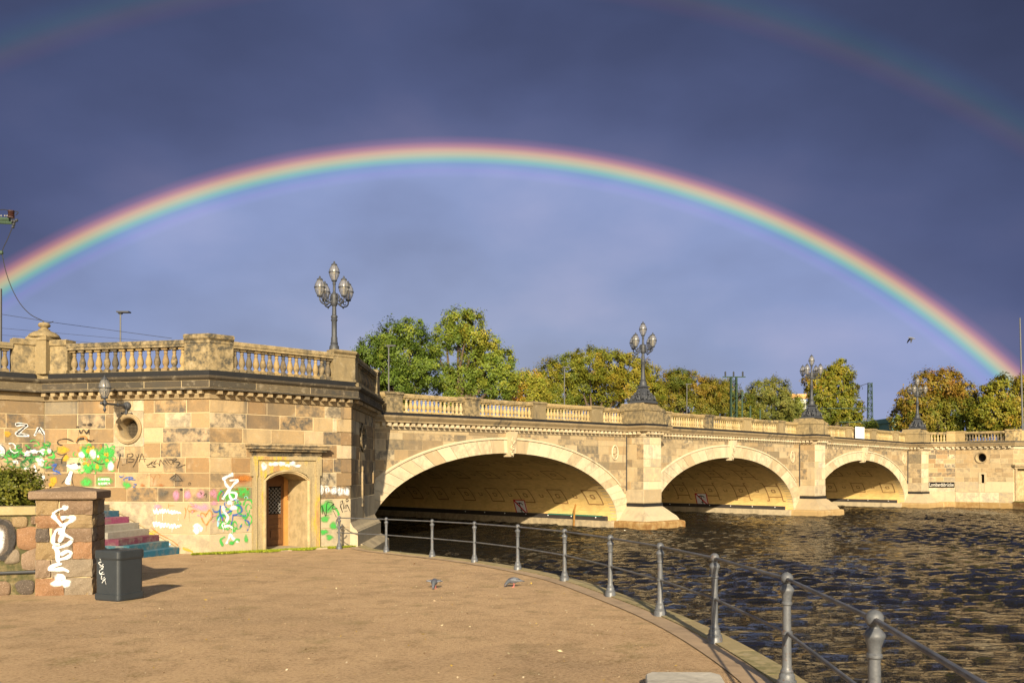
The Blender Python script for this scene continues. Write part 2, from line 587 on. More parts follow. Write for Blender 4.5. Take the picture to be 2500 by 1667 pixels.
def mat_ground():
    b = NB('sandy_gravel')
    co = b.coord('Object')
    big = b.noise(co, .33, 4, .6); mid = b.noise(co, 2.2, 6, .65); fine = b.noise(co, 26, 5, .75); grit = b.noise(co, 95, 3, .8)
    c = b.ramp(big, [(.32, (.41, .265, .14)), (.50, (.51, .335, .18)), (.66, (.45, .29, .155))])
    c = b.mix(b.mul(b.rng(mid, .48, .66), .7), c, (.27, .17, .08))
    c = b.mix(b.mul(b.rng(b.noise(co, 1.1, 5, .7), .56, .70), .45), c, (.23, .20, .06))
    damp = b.rng(b.noise(co, .22, 5, .62), .52, .66)
    c = b.mix(b.mul(damp, .5), c, (.25, .165, .09))
    c = b.mix(b.mul(b.rng(b.noise(co, .9, 6, .7, (.35, 1.6, 1)), .54, .66), .4), c, (.27, .18, .095))
    c = b.mix(b.mul(b.rng(fine, .46, .62), .55), c, (.56, .40, .24))
    c = b.mix(b.mul(b.rng(fine, .47, .36), .55), c, (.15, .085, .04))
    c = b.mix(b.mul(b.rng(grit, .60, .70), .7), c, (.60, .46, .32))
    x = b.mix(.5, fine, grit)
    b.bump(x, .035, 1.0)
    return b.done(c, b.rng(big, .35, .65, .95, .7), .2)


M['ground'] = mat_ground()
M['mud'] = plain('damp_concrete_strip', (.34, .24, .145), .6, .35, nz=.7, sc=5)
M['kerb'] = stone('lichened_kerb_stone', [(0, (.50, .42, .24)), (1, (.44, .36, .20))], amount=.5, stain=(.20, .19, .07), scale=4)
M['quay'] = stone('quay_wall_stone', [(0, (.30, .24, .15)), (1, (.25, .2, .12))], amount=.6)


def mat_water():
    b = NB('dark_lake_water')
    g = b.n('NewGeometry')
    co = g.outputs['Position']
    w1 = b.noise(co, 6.0, 3, .55, (.62, 1.35, 1)); w2 = b.noise(co, 17.0, 3, .6, (.75, 1.25, 1))
    h = b.n('Math', operation='MULTIPLY_ADD'); b.l(w2, h.inputs[0]); h.inputs[1].default_value = .30; b.l(w1, h.inputs[2])
    b.bump(h.outputs[0], .23, 1.0)
    b.b.inputs['IOR'].default_value = 1.25
    return b.done((.008, .007, .005), .04, .45)


M['water'] = mat_water()


def mat_leaf(name, trans=.25):
    b = NB(name)
    at_ = b.n('Attribute'); at_.attribute_name = 'leafcol'
    d = b.n('BsdfDiffuse'); t = b.n('BsdfTranslucent'); s = b.n('MixShader'); s.inputs[0].default_value = trans
    g = b.n('BsdfGlossy'); g.inputs['Roughness'].default_value = .45; s2 = b.n('MixShader'); s2.inputs[0].default_value = .01
    b.l(at_.outputs['Color'], d.inputs[0]); b.l(at_.outputs['Color'], t.inputs[0])
    b.l(d.outputs[0], s.inputs[1]); b.l(t.outputs[0], s.inputs[2]); b.l(s.outputs[0], s2.inputs[1]); b.l(g.outputs[0], s2.inputs[2])
    b.l(s2.outputs[0], b.out.inputs[0])
    return b.m


M['leaf'] = mat_leaf('tree_leaves')
M['bark'] = plain('grey_brown_bark', (.085, .062, .042), .9, .2, nz=.5, sc=8)


def mat_glass():
    b = NB('frosted_lamp_glass')
    n = b.noise(b.coord('Object', 9), 7, 3)
    c = b.mix(b.rng(n, .3, .7), (.26, .245, .22), (.20, .195, .185))
    t = b.n('BsdfTransparent'); s = b.n('MixShader'); s.inputs[0].default_value = .50
    b.done(c, .22, .6)
    b.l(t.outputs[0], s.inputs[1]); b.l(b.b.outputs[0], s.inputs[2]); b.l(s.outputs[0], b.out.inputs[0])
    return b.m


M['glass'] = mat_glass()
M['bulb'] = plain('lamp_mantle', (.45, .38, .25), .5, .4, nz=.1)


def paint(name, col, cover=.9, soft=.35):
    """spray paint: soft edges across the stroke, thin patches where the stone shows"""
    b = NB(name)
    uv = b.n('TexCoord'); sp = b.n('SeparateXYZ'); b.l(uv.outputs['UV'], sp.inputs[0])
    edge = b.rng(sp.outputs['Y'], 1.0, 1.0 - soft)
    n = b.noise(b.coord('Object'), 9, 7, .72)
    a = b.mul(edge, b.rng(n, .34, .52, cover * .15, cover))
    t = b.n('BsdfTransparent'); s = b.n('MixShader'); b.l(a, s.inputs[0])
    b.done(col, .6, .3)
    b.l(t.outputs[0], s.inputs[1]); b.l(b.b.outputs[0], s.inputs[2]); b.l(s.outputs[0], b.out.inputs[0])
    return b.m


P = {'white': paint('white_spray', (.70, .70, .69), .97, .5), 'black': paint('black_spray', (.018, .015, .014), .95, .35),
     'green': paint('green_spray', (.05, .36, .06), .85, .55), 'dgreen': paint('dark_green_spray', (.025, .17, .05), .7, .6),
     'orange': paint('orange_spray', (.46, .17, .03), .7, .6), 'pink': paint('pink_spray', (.55, .24, .36), .65, .6),
     'blue': paint('blue_spray', (.03, .09, .33), .9, .4), 'lblue': paint('pale_blue_spray', (.30, .50, .68), .8, .5),
     'yellow': paint('yellow_spray', (.5, .38, .015), .65, .7), 'rust': paint('rusty_spray', (.33, .10, .02), .6, .7),
     'soot': paint('soot_mark', (.10, .09, .075), .7, .8), 'gold': paint('ochre_spray', (.52, .29, .02), .75, .4)}


def mat_step(name, col):
    b = NB(name); co = b.coord('Object', 20)
    n = b.noise(co, 3.5, 5, .65); f = b.noise(co, 18, 4, .6)
    c = b.mix(b.mul(b.rng(n, .45, .68), .75), col, (.22, .19, .15))
    c = b.mix(b.mul(b.rng(f, .4, .7), .4), c, tuple(x * .5 for x in col))
    b.bump(f, .004)
    return b.done(c, .75, .25)
# ------------------------------------------------------------------ water, quay, ground
EDGE = [(-1.2, -14), (.3, -4), (1.35, .2), (1.85, 2.6), (2.28, 5.04), (2.54, 7.47), (2.49, 9.9), (2.26, 12.1), (1.83, 14.45), (1.24, 17.1),
        (.35, 19.6), (-.72, 21.8), (-1.93, 23.65), (-3.42, 25.7), (-4.15, 26.9), (-4.75, 28.9)]
EDGE = [tuple(p) for p in smooth_pts([(a, b, 0) for a, b in EDGE], 4)]


def water():
    """wind ripples as real relief where the water is seen close, flat sheet beyond"""
    st = .135
    x = np.arange(-7, 52, st); y = np.arange(3.2, 80, st)
    X, Y = np.meshgrid(x, y); Z = np.zeros_like(X)
    g = np.random.default_rng(12)
    amp = .72 + .45 * np.sin(X * .21 + Y * .13 + 1) * np.sin(Y * .17 - X * .09)
    for k in range(46):
        lam = .42 * (2.6 ** g.random()); th = g.normal(R(98), R(26)); kx, ky = math.cos(th) * 2 * math.pi / lam, math.sin(th) * 2 * math.pi / lam
        ph = kx * X + ky * Y + g.uniform(0, 6.28)
        Z += .0078 * lam ** .8 * (np.sin(ph) + .22 * np.sin(2 * ph + 1.2))
    Z *= amp
    ny, nx = X.shape
    e = np.minimum.reduce([np.arange(nx)[None, :] + 0 * Y, (nx - 1 - np.arange(nx))[None, :] + 0 * Y, np.arange(ny)[:, None] + 0 * X, (ny - 1 - np.arange(ny))[:, None] + 0 * X])
    Z *= np.clip(e / 6, 0, 1)
    idx = np.arange(nx * ny).reshape(ny, nx)
    F = np.stack([idx[:-1, :-1], idx[:-1, 1:], idx[1:, 1:], idx[1:, :-1]], -1).reshape(-1)
    me = bpy.data.meshes.new('water'); n = nx * ny; m = (nx - 1) * (ny - 1)
    x0, x1, y0, y1 = x[0], x[-1], y[0], y[-1]
    fl = [(-90, -60), (260, -60), (260, y0), (-90, y0), (-90, y1), (260, y1), (260, 260), (-90, 260), (x0, y0), (x0, y1), (x1, y0), (x1, y1)]
    V = np.concatenate([np.stack([X.ravel(), Y.ravel(), Z.ravel()], 1), np.array([(a, b, 0) for a, b in fl])])
    Q = [(0, 1, 2, 3), (4, 5, 6, 7), (3, 8, 9, 4), (10, 2, 5, 11)]
    F = np.concatenate([F, np.array(Q).reshape(-1) + n]); m += 4
    me.vertices.add(len(V)); me.vertices.foreach_set('co', V.reshape(-1))
    me.loops.add(4 * m); me.loops.foreach_set('vertex_index', F.astype(np.int32))
    me.polygons.add(m); me.polygons.foreach_set('loop_start', np.arange(0, 4 * m, 4, dtype=np.int32))
    me.update(calc_edges=True)
    me.polygons.foreach_set('use_smooth', [True] * m)
    struct(link('water', me, M['water'], None, (0, 0, 0)))


water()


def inset(i, w):
    a = Vector(EDGE[max(i - 1, 0)][:2]); b = Vector(EDGE[min(i + 1, len(EDGE) - 1)][:2]); d = (b - a).normalized()
    p = Vector(EDGE[i][:2]) + Vector((-d.y, d.x)) * w
    return p


def build_ground():
    v, f = [], []
    xs = [-.78, -1.6, -3, -6, -12, -30, -80]
    rows = list(range(len(EDGE)))
    for i in rows:
        p = inset(i, .53)
        v.append((p.x, p.y, gz(p.y)))
        for x in xs[1:]:
            v.append((p.x + x if x > -80 else -90, p.y, gz(p.y)))
    n = len(xs)
    for i in range(len(rows) - 1):
        for k in range(n - 1):
            f.append((i * n + k, i * n + k + 1, (i + 1) * n + k + 1, (i + 1) * n + k))
    b = len(v)
    y = v[-n][1]
    v += [(v[-n][0], y, gz(y)), (-90, y, gz(y)), (-90, 45, gz(y)), (-6.5, 45, gz(y))]
    f.append((b, b + 1, b + 2, b + 3))
    struct(part('gravel_ground', v, f, M['ground'], origin=(0, 10, 1.0), fix=False))
    # damp strip inside the kerb
    mb = MB()
    for i in range(len(EDGE) - 1):
        a, b_, c, d = inset(i, .27), inset(i, .55), inset(i + 1, .55), inset(i + 1, .27)
        mb.add([(p.x, p.y, gz(p.y) + .012) for p in (a, b_, c, d)], [(0, 1, 2, 3)])
    struct(mb.part('damp_strip', M['mud'], fix=False))
    # kerb: separate stones on the quay wall
    mb = MB()
    for i in range(len(EDGE) - 1):
        a, c = inset(i, .05), inset(i + 1, .05)
        mb.add([(a.x, a.y, gz(a.y) - .05), (c.x, c.y, gz(c.y) - .05), (c.x, c.y, -1.2), (a.x, a.y, -1.2)], [(0, 1, 2, 3)])
    qw = struct(mb.part('quay_wall', M['quay'], fix=False))
    acc = 0
    st = 0
    i = 0
    while i < len(EDGE) - 1:
        j = i + 1
        L = (Vector(EDGE[j][:2]) - Vector(EDGE[i][:2])).length
        while j < len(EDGE) - 1 and L < .85:
            L += (Vector(EDGE[j + 1][:2]) - Vector(EDGE[j][:2])).length; j += 1
        mb = MB()
        vs = []
        for k in range(i, j + 1):
            a, b_ = inset(k, 0), inset(k, .27)
            zz = gz(a.y)
            g = .006 if k == i else (-.006 if k == j else 0)
            for p, z in ((a, zz - .26), (a, zz + .030), (b_, zz + .028), (b_, zz - .26)):
                vs.append((p.x, p.y + g, z))
        n = j - i
        fs = [(0, 1, 2, 3), (n * 4, n * 4 + 1, n * 4 + 2, n * 4 + 3)]
        for k in range(n):
            for e in range(4):
                fs.append((k * 4 + e, k * 4 + (e + 1) % 4, k * 4 + 4 + (e + 1) % 4, k * 4 + 4 + e))
        mb.add(vs, fs).part('kerb_stone', M['kerb'], qw)
        i = j


build_ground()

# land behind the bridge and the bank on the far side
BF = Fr((-20.5, 20.5), (-20.5 + 70.7107, 20.5 + 70.7107))     # bridge: t along it, o out towards the camera


def bz(s):
    return -.14 * ((s - 47.65) / 28.0) ** 2                    # the deck is slightly humped


def terrain():
    mb = MB()
    A = [BF.pt(-40, -26.6, 0), BF.pt(230, -26.6, 0), BF.pt(230, -200, 0), BF.pt(-40, -200, 0)]
    v = [(p.x, p.y, -1) for p in A] + [(p.x, p.y, 4.6) for p in A]
    mb.add(v, [(4, 5, 6, 7), (0, 1, 5, 4), (1, 2, 6, 5), (2, 3, 7, 6), (3, 0, 4, 7)])
    A = [BF.pt(78, -1.0, 0), (44, 73.5), (95, 66), BF.pt(230, -3, 0), BF.pt(230, -26.61, 0), BF.pt(78, -26.61, 0)]
    v = [(p[0], p[1], -1) for p in A] + [(p[0], p[1], 4.58) for p in A]
    mb.add(v, [(6, 7, 8, 9, 10, 11)] + [(i, (i + 1) % 6, 6 + (i + 1) % 6, 6 + i) for i in range(6)])
    struct(mb.part('embankment_terrain', M['soil']))
    A = [(-40, 18), (-16.4, 23.6), (-13.6, 26.3), (-8.4, 25.3), (-5.5, 28.3), (-5.6, 33.0), BF.pt(20, -.5, 0), BF.pt(96, -.5, 0), BF.pt(96, -26.4, 0), BF.pt(-25, -26.4, 0), (-60, 40)]
    struct(part('bridge_road', [(p[0], p[1], 5.26) for p in A], [tuple(range(len(A)))], M['concrete'], fix=False))


terrain()

# ------------------------------------------------------------------ balusters, pedestals
def baluster_mesh(h, name):
    mb = MB()
    w = .10
    mb.box((0, 0, .035 * h / .65), (2 * w * .92, 2 * w * .92, .07 * h / .65))
    mb.box((0, 0, h - .03), (2 * w * .92, 2 * w * .92, .06))
    k = h / .65
    mb.lathe([(.085, .07 * k), (.088, .09 * k), (.058, .115 * k), (.050, .135 * k), (.078, .18 * k), (.093, .24 * k), (.090, .29 * k), (.070, .37 * k),
              (.050, .44 * k), (.043, .49 * k), (.060, .505 * k), (.060, .52 * k), (.046, .53 * k), (.058, .57 * k), (.078, .59 * k)], 12, cap=False)
    return mk(name, mb.v, mb.f, False)


BAL_A = baluster_mesh(.65, 'baluster'); BAL_B = baluster_mesh(.62, 'baluster')
for me in (BAL_A, BAL_B):
    me.polygons.foreach_set('use_smooth', [p.area < .004 for p in me.polygons])


def oriented_box(fr, t0, t1, o0, o1, z0, z1, mb):
    v = [fr.pt(t, o, z) for z in (z0, z1) for t, o in ((t0, o0), (t1, o0), (t1, o1), (t0, o1))]
    mb.add(v, [(0, 1, 2, 3), (4, 5, 6, 7), (0, 1, 5, 4), (1, 2, 6, 5), (2, 3, 7, 6), (3, 0, 4, 7)])
    return mb


def pedestal(fr, t0, t1, z0, ztop, o, w, parent, mat, name='pedestal'):
    """parapet pier with base and cap mouldings"""
    mb = MB()
    a, b = o + w / 2, o - w / 2
    oriented_box(fr, t0, t1, a, b, z0, ztop - .10, mb)
    oriented_box(fr, t0 - .03, t1 + .03, a + .03, b - .03, z0, z0 + .07, mb)
    oriented_box(fr, t0 - .02, t1 + .02, a + .02, b - .02, ztop - .17, ztop - .13, mb)
    oriented_box(fr, t0 - .05, t1 + .05, a + .05, b - .05, ztop - .10, ztop - .02, mb)
    oriented_box(fr, t0 - .02, t1 + .02, a + .02, b - .02, ztop - .02, ztop, mb)
    return mb.part(name, mat, parent)


RAILP = [(.15, 0), (.15, .05), (.17, .06), (.17, .125), (.14, .15), (-.14, .15), (-.17, .125), (-.17, .06), (-.15, .05), (-.15, 0)]


def bay(fr, t0, t1, zb, ztop, o, n, parent, me, mat, zfun=None, railmat=None):
    """n balusters between two pedestals under a coping"""
    zfun = zfun or (lambda t: 0)
    h = .65 if me is BAL_A else .62
    rail = ztop - (zb + .02 + h)
    steps = 4 if t1 - t0 > 2 else 1
    path = []
    for k in range(steps + 1):
        t = t0 + (t1 - t0) * k / steps
        p = fr.pt(t, o, 0); path.append((p.x, p.y, zb + .02 + h + zfun(t)))
    cp = sweep(path, [(a, b * rail / .15) for a, b in RAILP]).part('coping', railmat or M['ped'], parent)
    path = [(p[0], p[1], zb + zfun(t0 + (t1 - t0) * k / steps)) for k, p in enumerate(path)]
    sweep(path, [(.13, -.01), (.13, .02), (-.13, .02), (-.13, -.01)]).part('plinth_course', railmat or M['ped'], parent)
    ang = math.atan2(fr.d.y, fr.d.x)
    for k in range(n):
        t = t0 + (t1 - t0) * (k + .5) / n
        p = fr.pt(t, o, zb + .02 + zfun(t))
        link('baluster', me, mat, parent, p, ang + random.uniform(-.03, .03))


# ------------------------------------------------------------------ near abutment
PL, PC, PR, PF = (-13.5, 25.9), (-8.36, 24.8), (-5.07, 28.1), (-5.155, 33.6)
P0 = (-17.0, 22.73)
F0, F1, F2, F3 = Fr(P0, PL), Fr(PL, PC), Fr(PC, PR), Fr(PR, PF)
ZS = [1.185, 2.085, 2.487, 2.90, 3.325, 3.744, 4.152, 4.568, 4.944]
ab = thing('bridge_abutment', 'angular sandstone bridge abutment covered in graffiti, with a door and a round window', 'abutment', (-9, 26, .6))
ocu_t, ocu_z = F1.px(314, 1046)
OCU = (ocu_t - .475, ocu_t + .475, ocu_z - .50, ocu_z + .48)
d_t0, d_t1 = F2.px(616, 1200)[0], F2.px(776, 1200)[0]
DOOR = (d_t0, d_t1, .2, 3.60)
niche_t, niche_z = F3.px(885, 1068)
NICHE = (niche_t - .62, niche_t + .62, niche_z - .50, niche_z + .50)
slit_t, slit_z = F3.px(884, 1190)
SLIT = (slit_t - .12, slit_t + .12, 1.75, 3.05)


def near_abutment():
    rnd = random.Random(4)
    for fr, holes in ((F0, []), (F1, [OCU]), (F2, [DOOR]), (F3, [NICHE, SLIT])):
        w = panel(fr, 0, fr.L, -.6, 5.0, holes, -.012, M['mortar'], 'wall', ab)
        far = fr is F3
        q0 = .0
        zlow = [.1, 1.185] if not far else [.0, .6, 1.185]
        ashlar(fr, w, 0, fr.L, ZS[1:], M['sand'], (.62, 1.2), holes, rnd=rnd)
        ashlar(fr, w, 0, fr.L, zlow + [2.085], M['base'], (1.0, 1.7), holes, out=.004, rnd=rnd)
    # quoins on the right-hand corner of the front, proud of the wall
    for k in range(2, len(ZS) - 1):
        wq = .34 if k % 2 else .5
        mb = MB(); z0, z1 = ZS[k] + .01, ZS[k + 1] - .01
        a, b, c = F2.pt(F2.L - wq, .03, 0), F2.pt(F2.L + .012, .03, 0), F3.pt(.30 if k % 2 else .44, .03, 0)
        d, e = F3.pt(.30 if k % 2 else .44, -.1, 0), F2.pt(F2.L - wq, -.1, 0)
        cr = Vector((PR[0], PR[1], 0)) + Vector(((F2.n + F3.n) * .022).to_3d())
        pl = [a, cr, c, d, e]
        mb.add([(p.x, p.y, z) for z in (z0, z1) for p in pl], [(0, 1, 2, 3, 4), (5, 6, 7, 8, 9)] + [(i, (i + 1) % 5, 5 + (i + 1) % 5, 5 + i) for i in range(5)])
        mb.part('quoin', M['sand'], ab)
        block(F3, F3.L - (.3 if k % 2 else .45), F3.L, z0, z1, .03).part('quoin', M['sand'], ab)
    # cornice
    path = [P0, PL, PC, PR, PF, (PF[0] - 2.2, PF[1] + 2.2)]
    sweep(path, [(-.05, 4.94), (.05, 4.95), (.07, 5.0), (.10, 5.06), (.10, 5.17), (-.05, 5.17)]).part('bed_moulding', M['trim'], ab)
    sweep(path, [(-.05, 5.17), (.30, 5.17), (.33, 5.185), (.33, 5.24), (-.05, 5.24)]).part('corona', M['dirty'], ab)
    fz = sweep(path, [(-.05, 5.24), (.27, 5.24), (.27, 5.44), (-.05, 5.44)]).part('frieze', M['mortar'], ab)
    sweep(path, [(-.05, 5.44), (.29, 5.44), (.36, 5.50), (.38, 5.56), (-.05, 5.56)]).part('cornice', M['dirty'], ab)
    for fr in (F0, F1, F2, F3):
        ashlar(fr, fz, {F0: 0, F1: .13, F2: -.15, F3: -.13}[fr], fr.L + {F0: -.12, F1: .15, F2: .13, F3: 0}[fr], [5.245, 5.435], M['dirty'], (1.1, 1.9), out=.285, rnd=rnd)
    mb = MB(); v = block(F1, 0, .14, 5.065, 5.168, .27, .3, .006)
    for fr, a0, sp in ((F1, .10, .308), (F2, .12, .308), (F3, .12, .308)):
        n = int((fr.L - .1) / sp)
        for k in range(n + 1):
            t = a0 + k * sp
            if t + .14 > fr.L: break
            block(fr, t, t + .145, 5.065, 5.168, .265, .3, .008).part('dentil', M['trim'], ab)
    # dark band with a gap under the finial
    e = [(-.30, 5.56), (.26, 5.56), (.27, 5.57), (.27, 5.70), (.26, 5.71), (-.30, 5.71)]
    a = F0.pt(F0.L - .30, 0, 0); b = F1.pt(.34, 0, 0)
    sweep([P0, (a.x, a.y)], e).part('band', M['slate'], ab)
    c0 = F2.pt(F2.L, 0, 0)
    sweep([(b.x, b.y), PC, PR], e).part('band', M['slate'], ab)
    sweep([PR, PF, (PF[0] - 2.2, PF[1] + 2.2)], [(x, z - .003) for x, z in e]).part('band', M['ped'], ab)
    sweep([(a.x, a.y), PL, (b.x, b.y)], [(-.30, 5.56), (.20, 5.56), (.20, 5.705), (-.30, 5.705)]).part('band', M['ped'], ab)
    # balustrade
    O = .03
    tC0, tC1 = F1.px(457, 870, O)[0], F2.px(564, 870, O)[0]
    tL = F1.px(172, 870, O)[0]
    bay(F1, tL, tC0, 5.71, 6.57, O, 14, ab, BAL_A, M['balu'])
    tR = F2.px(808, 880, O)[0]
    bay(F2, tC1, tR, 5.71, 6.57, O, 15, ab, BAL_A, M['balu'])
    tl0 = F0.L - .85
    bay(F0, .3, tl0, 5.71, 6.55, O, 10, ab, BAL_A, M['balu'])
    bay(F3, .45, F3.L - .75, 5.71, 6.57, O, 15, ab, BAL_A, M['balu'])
    for pth, zt in (((F1.pt(tC0, 0, 0), PC, F2.pt(tC1, 0, 0)), 6.72), ((F2.pt(tR, 0, 0), PR, F3.pt(.45, 0, 0)), 6.68)):
        pth = [(p[0], p[1]) for p in pth]
        mb = sweep(pth, [(.20, 5.71), (.20, 5.78), (.17, 5.80), (.17, 6.46), (.19, 6.48), (.19, 6.52), (.17, 6.54), (.23, 6.60), (.24, zt - .04), (.20, zt), (-.20, zt), (-.22, 6.60), (-.17, 6.5), (-.17, 5.71)])
        mb.part('pedestal', M['ped'], ab)
    pedestal(F3, F3.L - .75, F3.L - .05, 5.71, 6.66, O, .36, ab, M['ped'])
    # finial pedestal at the left bend
    pth = [F0.pt(tl0, 0, 0), Vector((*PL, 0)), F1.pt(tL, 0, 0)]
    sweep([(p.x, p.y) for p in pth], [(.20, 5.71), (.20, 5.80), (.16, 5.82), (.16, 6.50), (.20, 6.53), (.22, 6.66), (.18, 6.69), (-.20, 6.69), (-.2, 5.71)]).part('pedestal', M['ped'], ab)
    c = Vector((*PL, 0)) + ((F0.n + F1.n).normalized() * .02).to_3d()
    rot = math.atan2(F1.d.y, F1.d.x)
    mb = MB()
    mb.box((c.x, c.y, 6.26), (.62, .62, 1.1), rot); mb.box((c.x, c.y, 6.72), (.68, .68, .10), rot)
    fin = mb.part('pedestal', M['ped'], ab)
    MB().lathe([(.40, 6.77), (.42, 6.80), (.40, 6.86), (.30, 6.93), (.17, 6.98), (.15, 7.0), (.16, 7.02), (.10, 7.04), (.10, 7.07), (.15, 7.10), (.17, 7.15), (.14, 7.20), (.05, 7.23)], 16, (c.x, c.y, 0), rot=.2).part('finial', M['ped'], fin, smooth=True)
    # flared foot of the side wall by the water
    pr = [(-.1, 1.34), (.012, 1.34), (.03, 1.30), (.10, 1.18), (.20, 1.10), (.22, 1.06), (.24, 1.04), (.24, -.4), (-.1, -.4)]
    a = F2.pt(F2.L - .001, 0, 0)
    sweep([PR, PF], pr).part('foot', M['base'], ab)
    sweep([F3.pt(.6, 0, 0)[:2], PF], [(.2, .62), (.26, .62), (.55, .42), (.56, -.6), (.2, -.6)]).part('foot', M['base'], ab)
    # oval niche and slit in the side wall
    mb = MB(); n = 26
    for ra, rb, o in ((.60, .48, .05), (.52, .41, .07), (.46, .36, .03), (.45, .35, -.25)):
        mb.v += [F3.pt(niche_t + ra * math.cos(2 * math.pi * k / n), o, niche_z + rb * math.sin(2 * math.pi * k / n)) for k in range(n)]
    for i in range(3):
        mb.f += [(i * n + k, i * n + (k + 1) % n, (i + 1) * n + (k + 1) % n, (i + 1) * n + k) for k in range(n)]
    mb.f.append(tuple(range(3 * n, 4 * n)))
    mb.part('oval_niche', M['trim'], ab, smooth=True)
    # the flat stones round the niche
    mb = MB(); ring = [(niche_t + .61 * math.cos(2 * math.pi * k / n), niche_z + .49 * math.sin(2 * math.pi * k / n)) for k in range(n)]
    sq = []
    for k in range(n):
        c_, s_ = math.cos(2 * math.pi * k / n), math.sin(2 * math.pi * k / n); m = max(abs(c_), abs(s_))
        sq.append((niche_t + .62 * c_ / m, niche_z + .50 * s_ / m))
    mb.v += [F3.pt(a, 0, b) for a, b in ring] + [F3.pt(a, 0, b) for a, b in sq]
    mb.f += [(k, (k + 1) % n, n + (k + 1) % n, n + k) for k in range(n)]
    mb.part('niche_surround', M['sand'], ab)
    oriented_box(F3, SLIT[0] + .06, SLIT[1] - .06, -.3, -.28, SLIT[2], SLIT[3], MB()).part('slit_window', M['black'], ab)
    mb = MB()
    oriented_box(F3, SLIT[0], SLIT[0] + .06, -.3, .05, SLIT[2], SLIT[3] - .08, mb); oriented_box(F3, SLIT[1] - .06, SLIT[1], -.3, .05, SLIT[2], SLIT[3] - .08, mb)
    oriented_box(F3, SLIT[0] - .02, SLIT[1] + .02, -.3, .06, SLIT[3] - .08, SLIT[3] + .06, mb)
    mb.part('slit_frame', M['trim'], ab)


def oculus(fr, t, z, parent, r0, r1, half, mats, grille=True):
    """round window: square surround, moulded ring, deep reveal, wire grille"""
    n = 32
    cs = [(math.cos(2 * math.pi * k / n), math.sin(2 * math.pi * k / n)) for k in range(n)]
    mb = MB()
    sq = [(c / max(abs(c), abs(s)), s / max(abs(c), abs(s))) for c, s in cs]
    mb.v = [fr.pt(t + a * half[0], .004, z + b * half[1]) for a, b in sq] + [fr.pt(t + c * r0, .004, z + s * r0) for c, s in cs]
    mb.f = [(k, (k + 1) % n, n + (k + 1) % n, n + k) for k in range(n)]
    mb.part('window_surround', mats[0], parent)
    mb = MB(); prof = [(r0, .0), (r0, .05), (r0 * .95, .075), (r0 * .90, .06), (r0 * .86, .085), (r0 * .80, .07), (r1 * 1.04, .03), (r1, .0), (r1 * .98, -.42)]
    for r, o in prof:
        mb.v += [fr.pt(t + c * r, o, z + s * r) for c, s in cs]
    for i in range(len(prof) - 1):
        mb.f += [(i * n + k, i * n + (k + 1) % n, (i + 1) * n + (k + 1) % n, (i + 1) * n + k) for k in range(n)]
    w = mb.part('round_window', mats[1], parent, smooth=True)
    mb = MB(); mb.v = [fr.pt(t + c * r1, -.41, z + s * r1) for c, s in cs]; mb.f = [tuple(range(n))]
    mb.part('pane', M['black'], w)
    if grille:
        mb = MB()
        k = -r1 + .03
        while k < r1:
            h = math.sqrt(max(0, r1 * r1 - k * k))
            if h > .02:
                oriented_box(fr, t + k - .0025, t + k + .0025, -.335, -.34, z - h, z + h, mb)
                oriented_box(fr, t - h, t + h, -.33, -.335, z + k - .0025, z + k + .0025, mb)
            k += .042
        mb.part('grille', M['grille'], w)


near_abutment()
oculus(F1, ocu_t, ocu_z - .01, ab, .43, .30, (.478, .493), (M['base'], M['trim']))


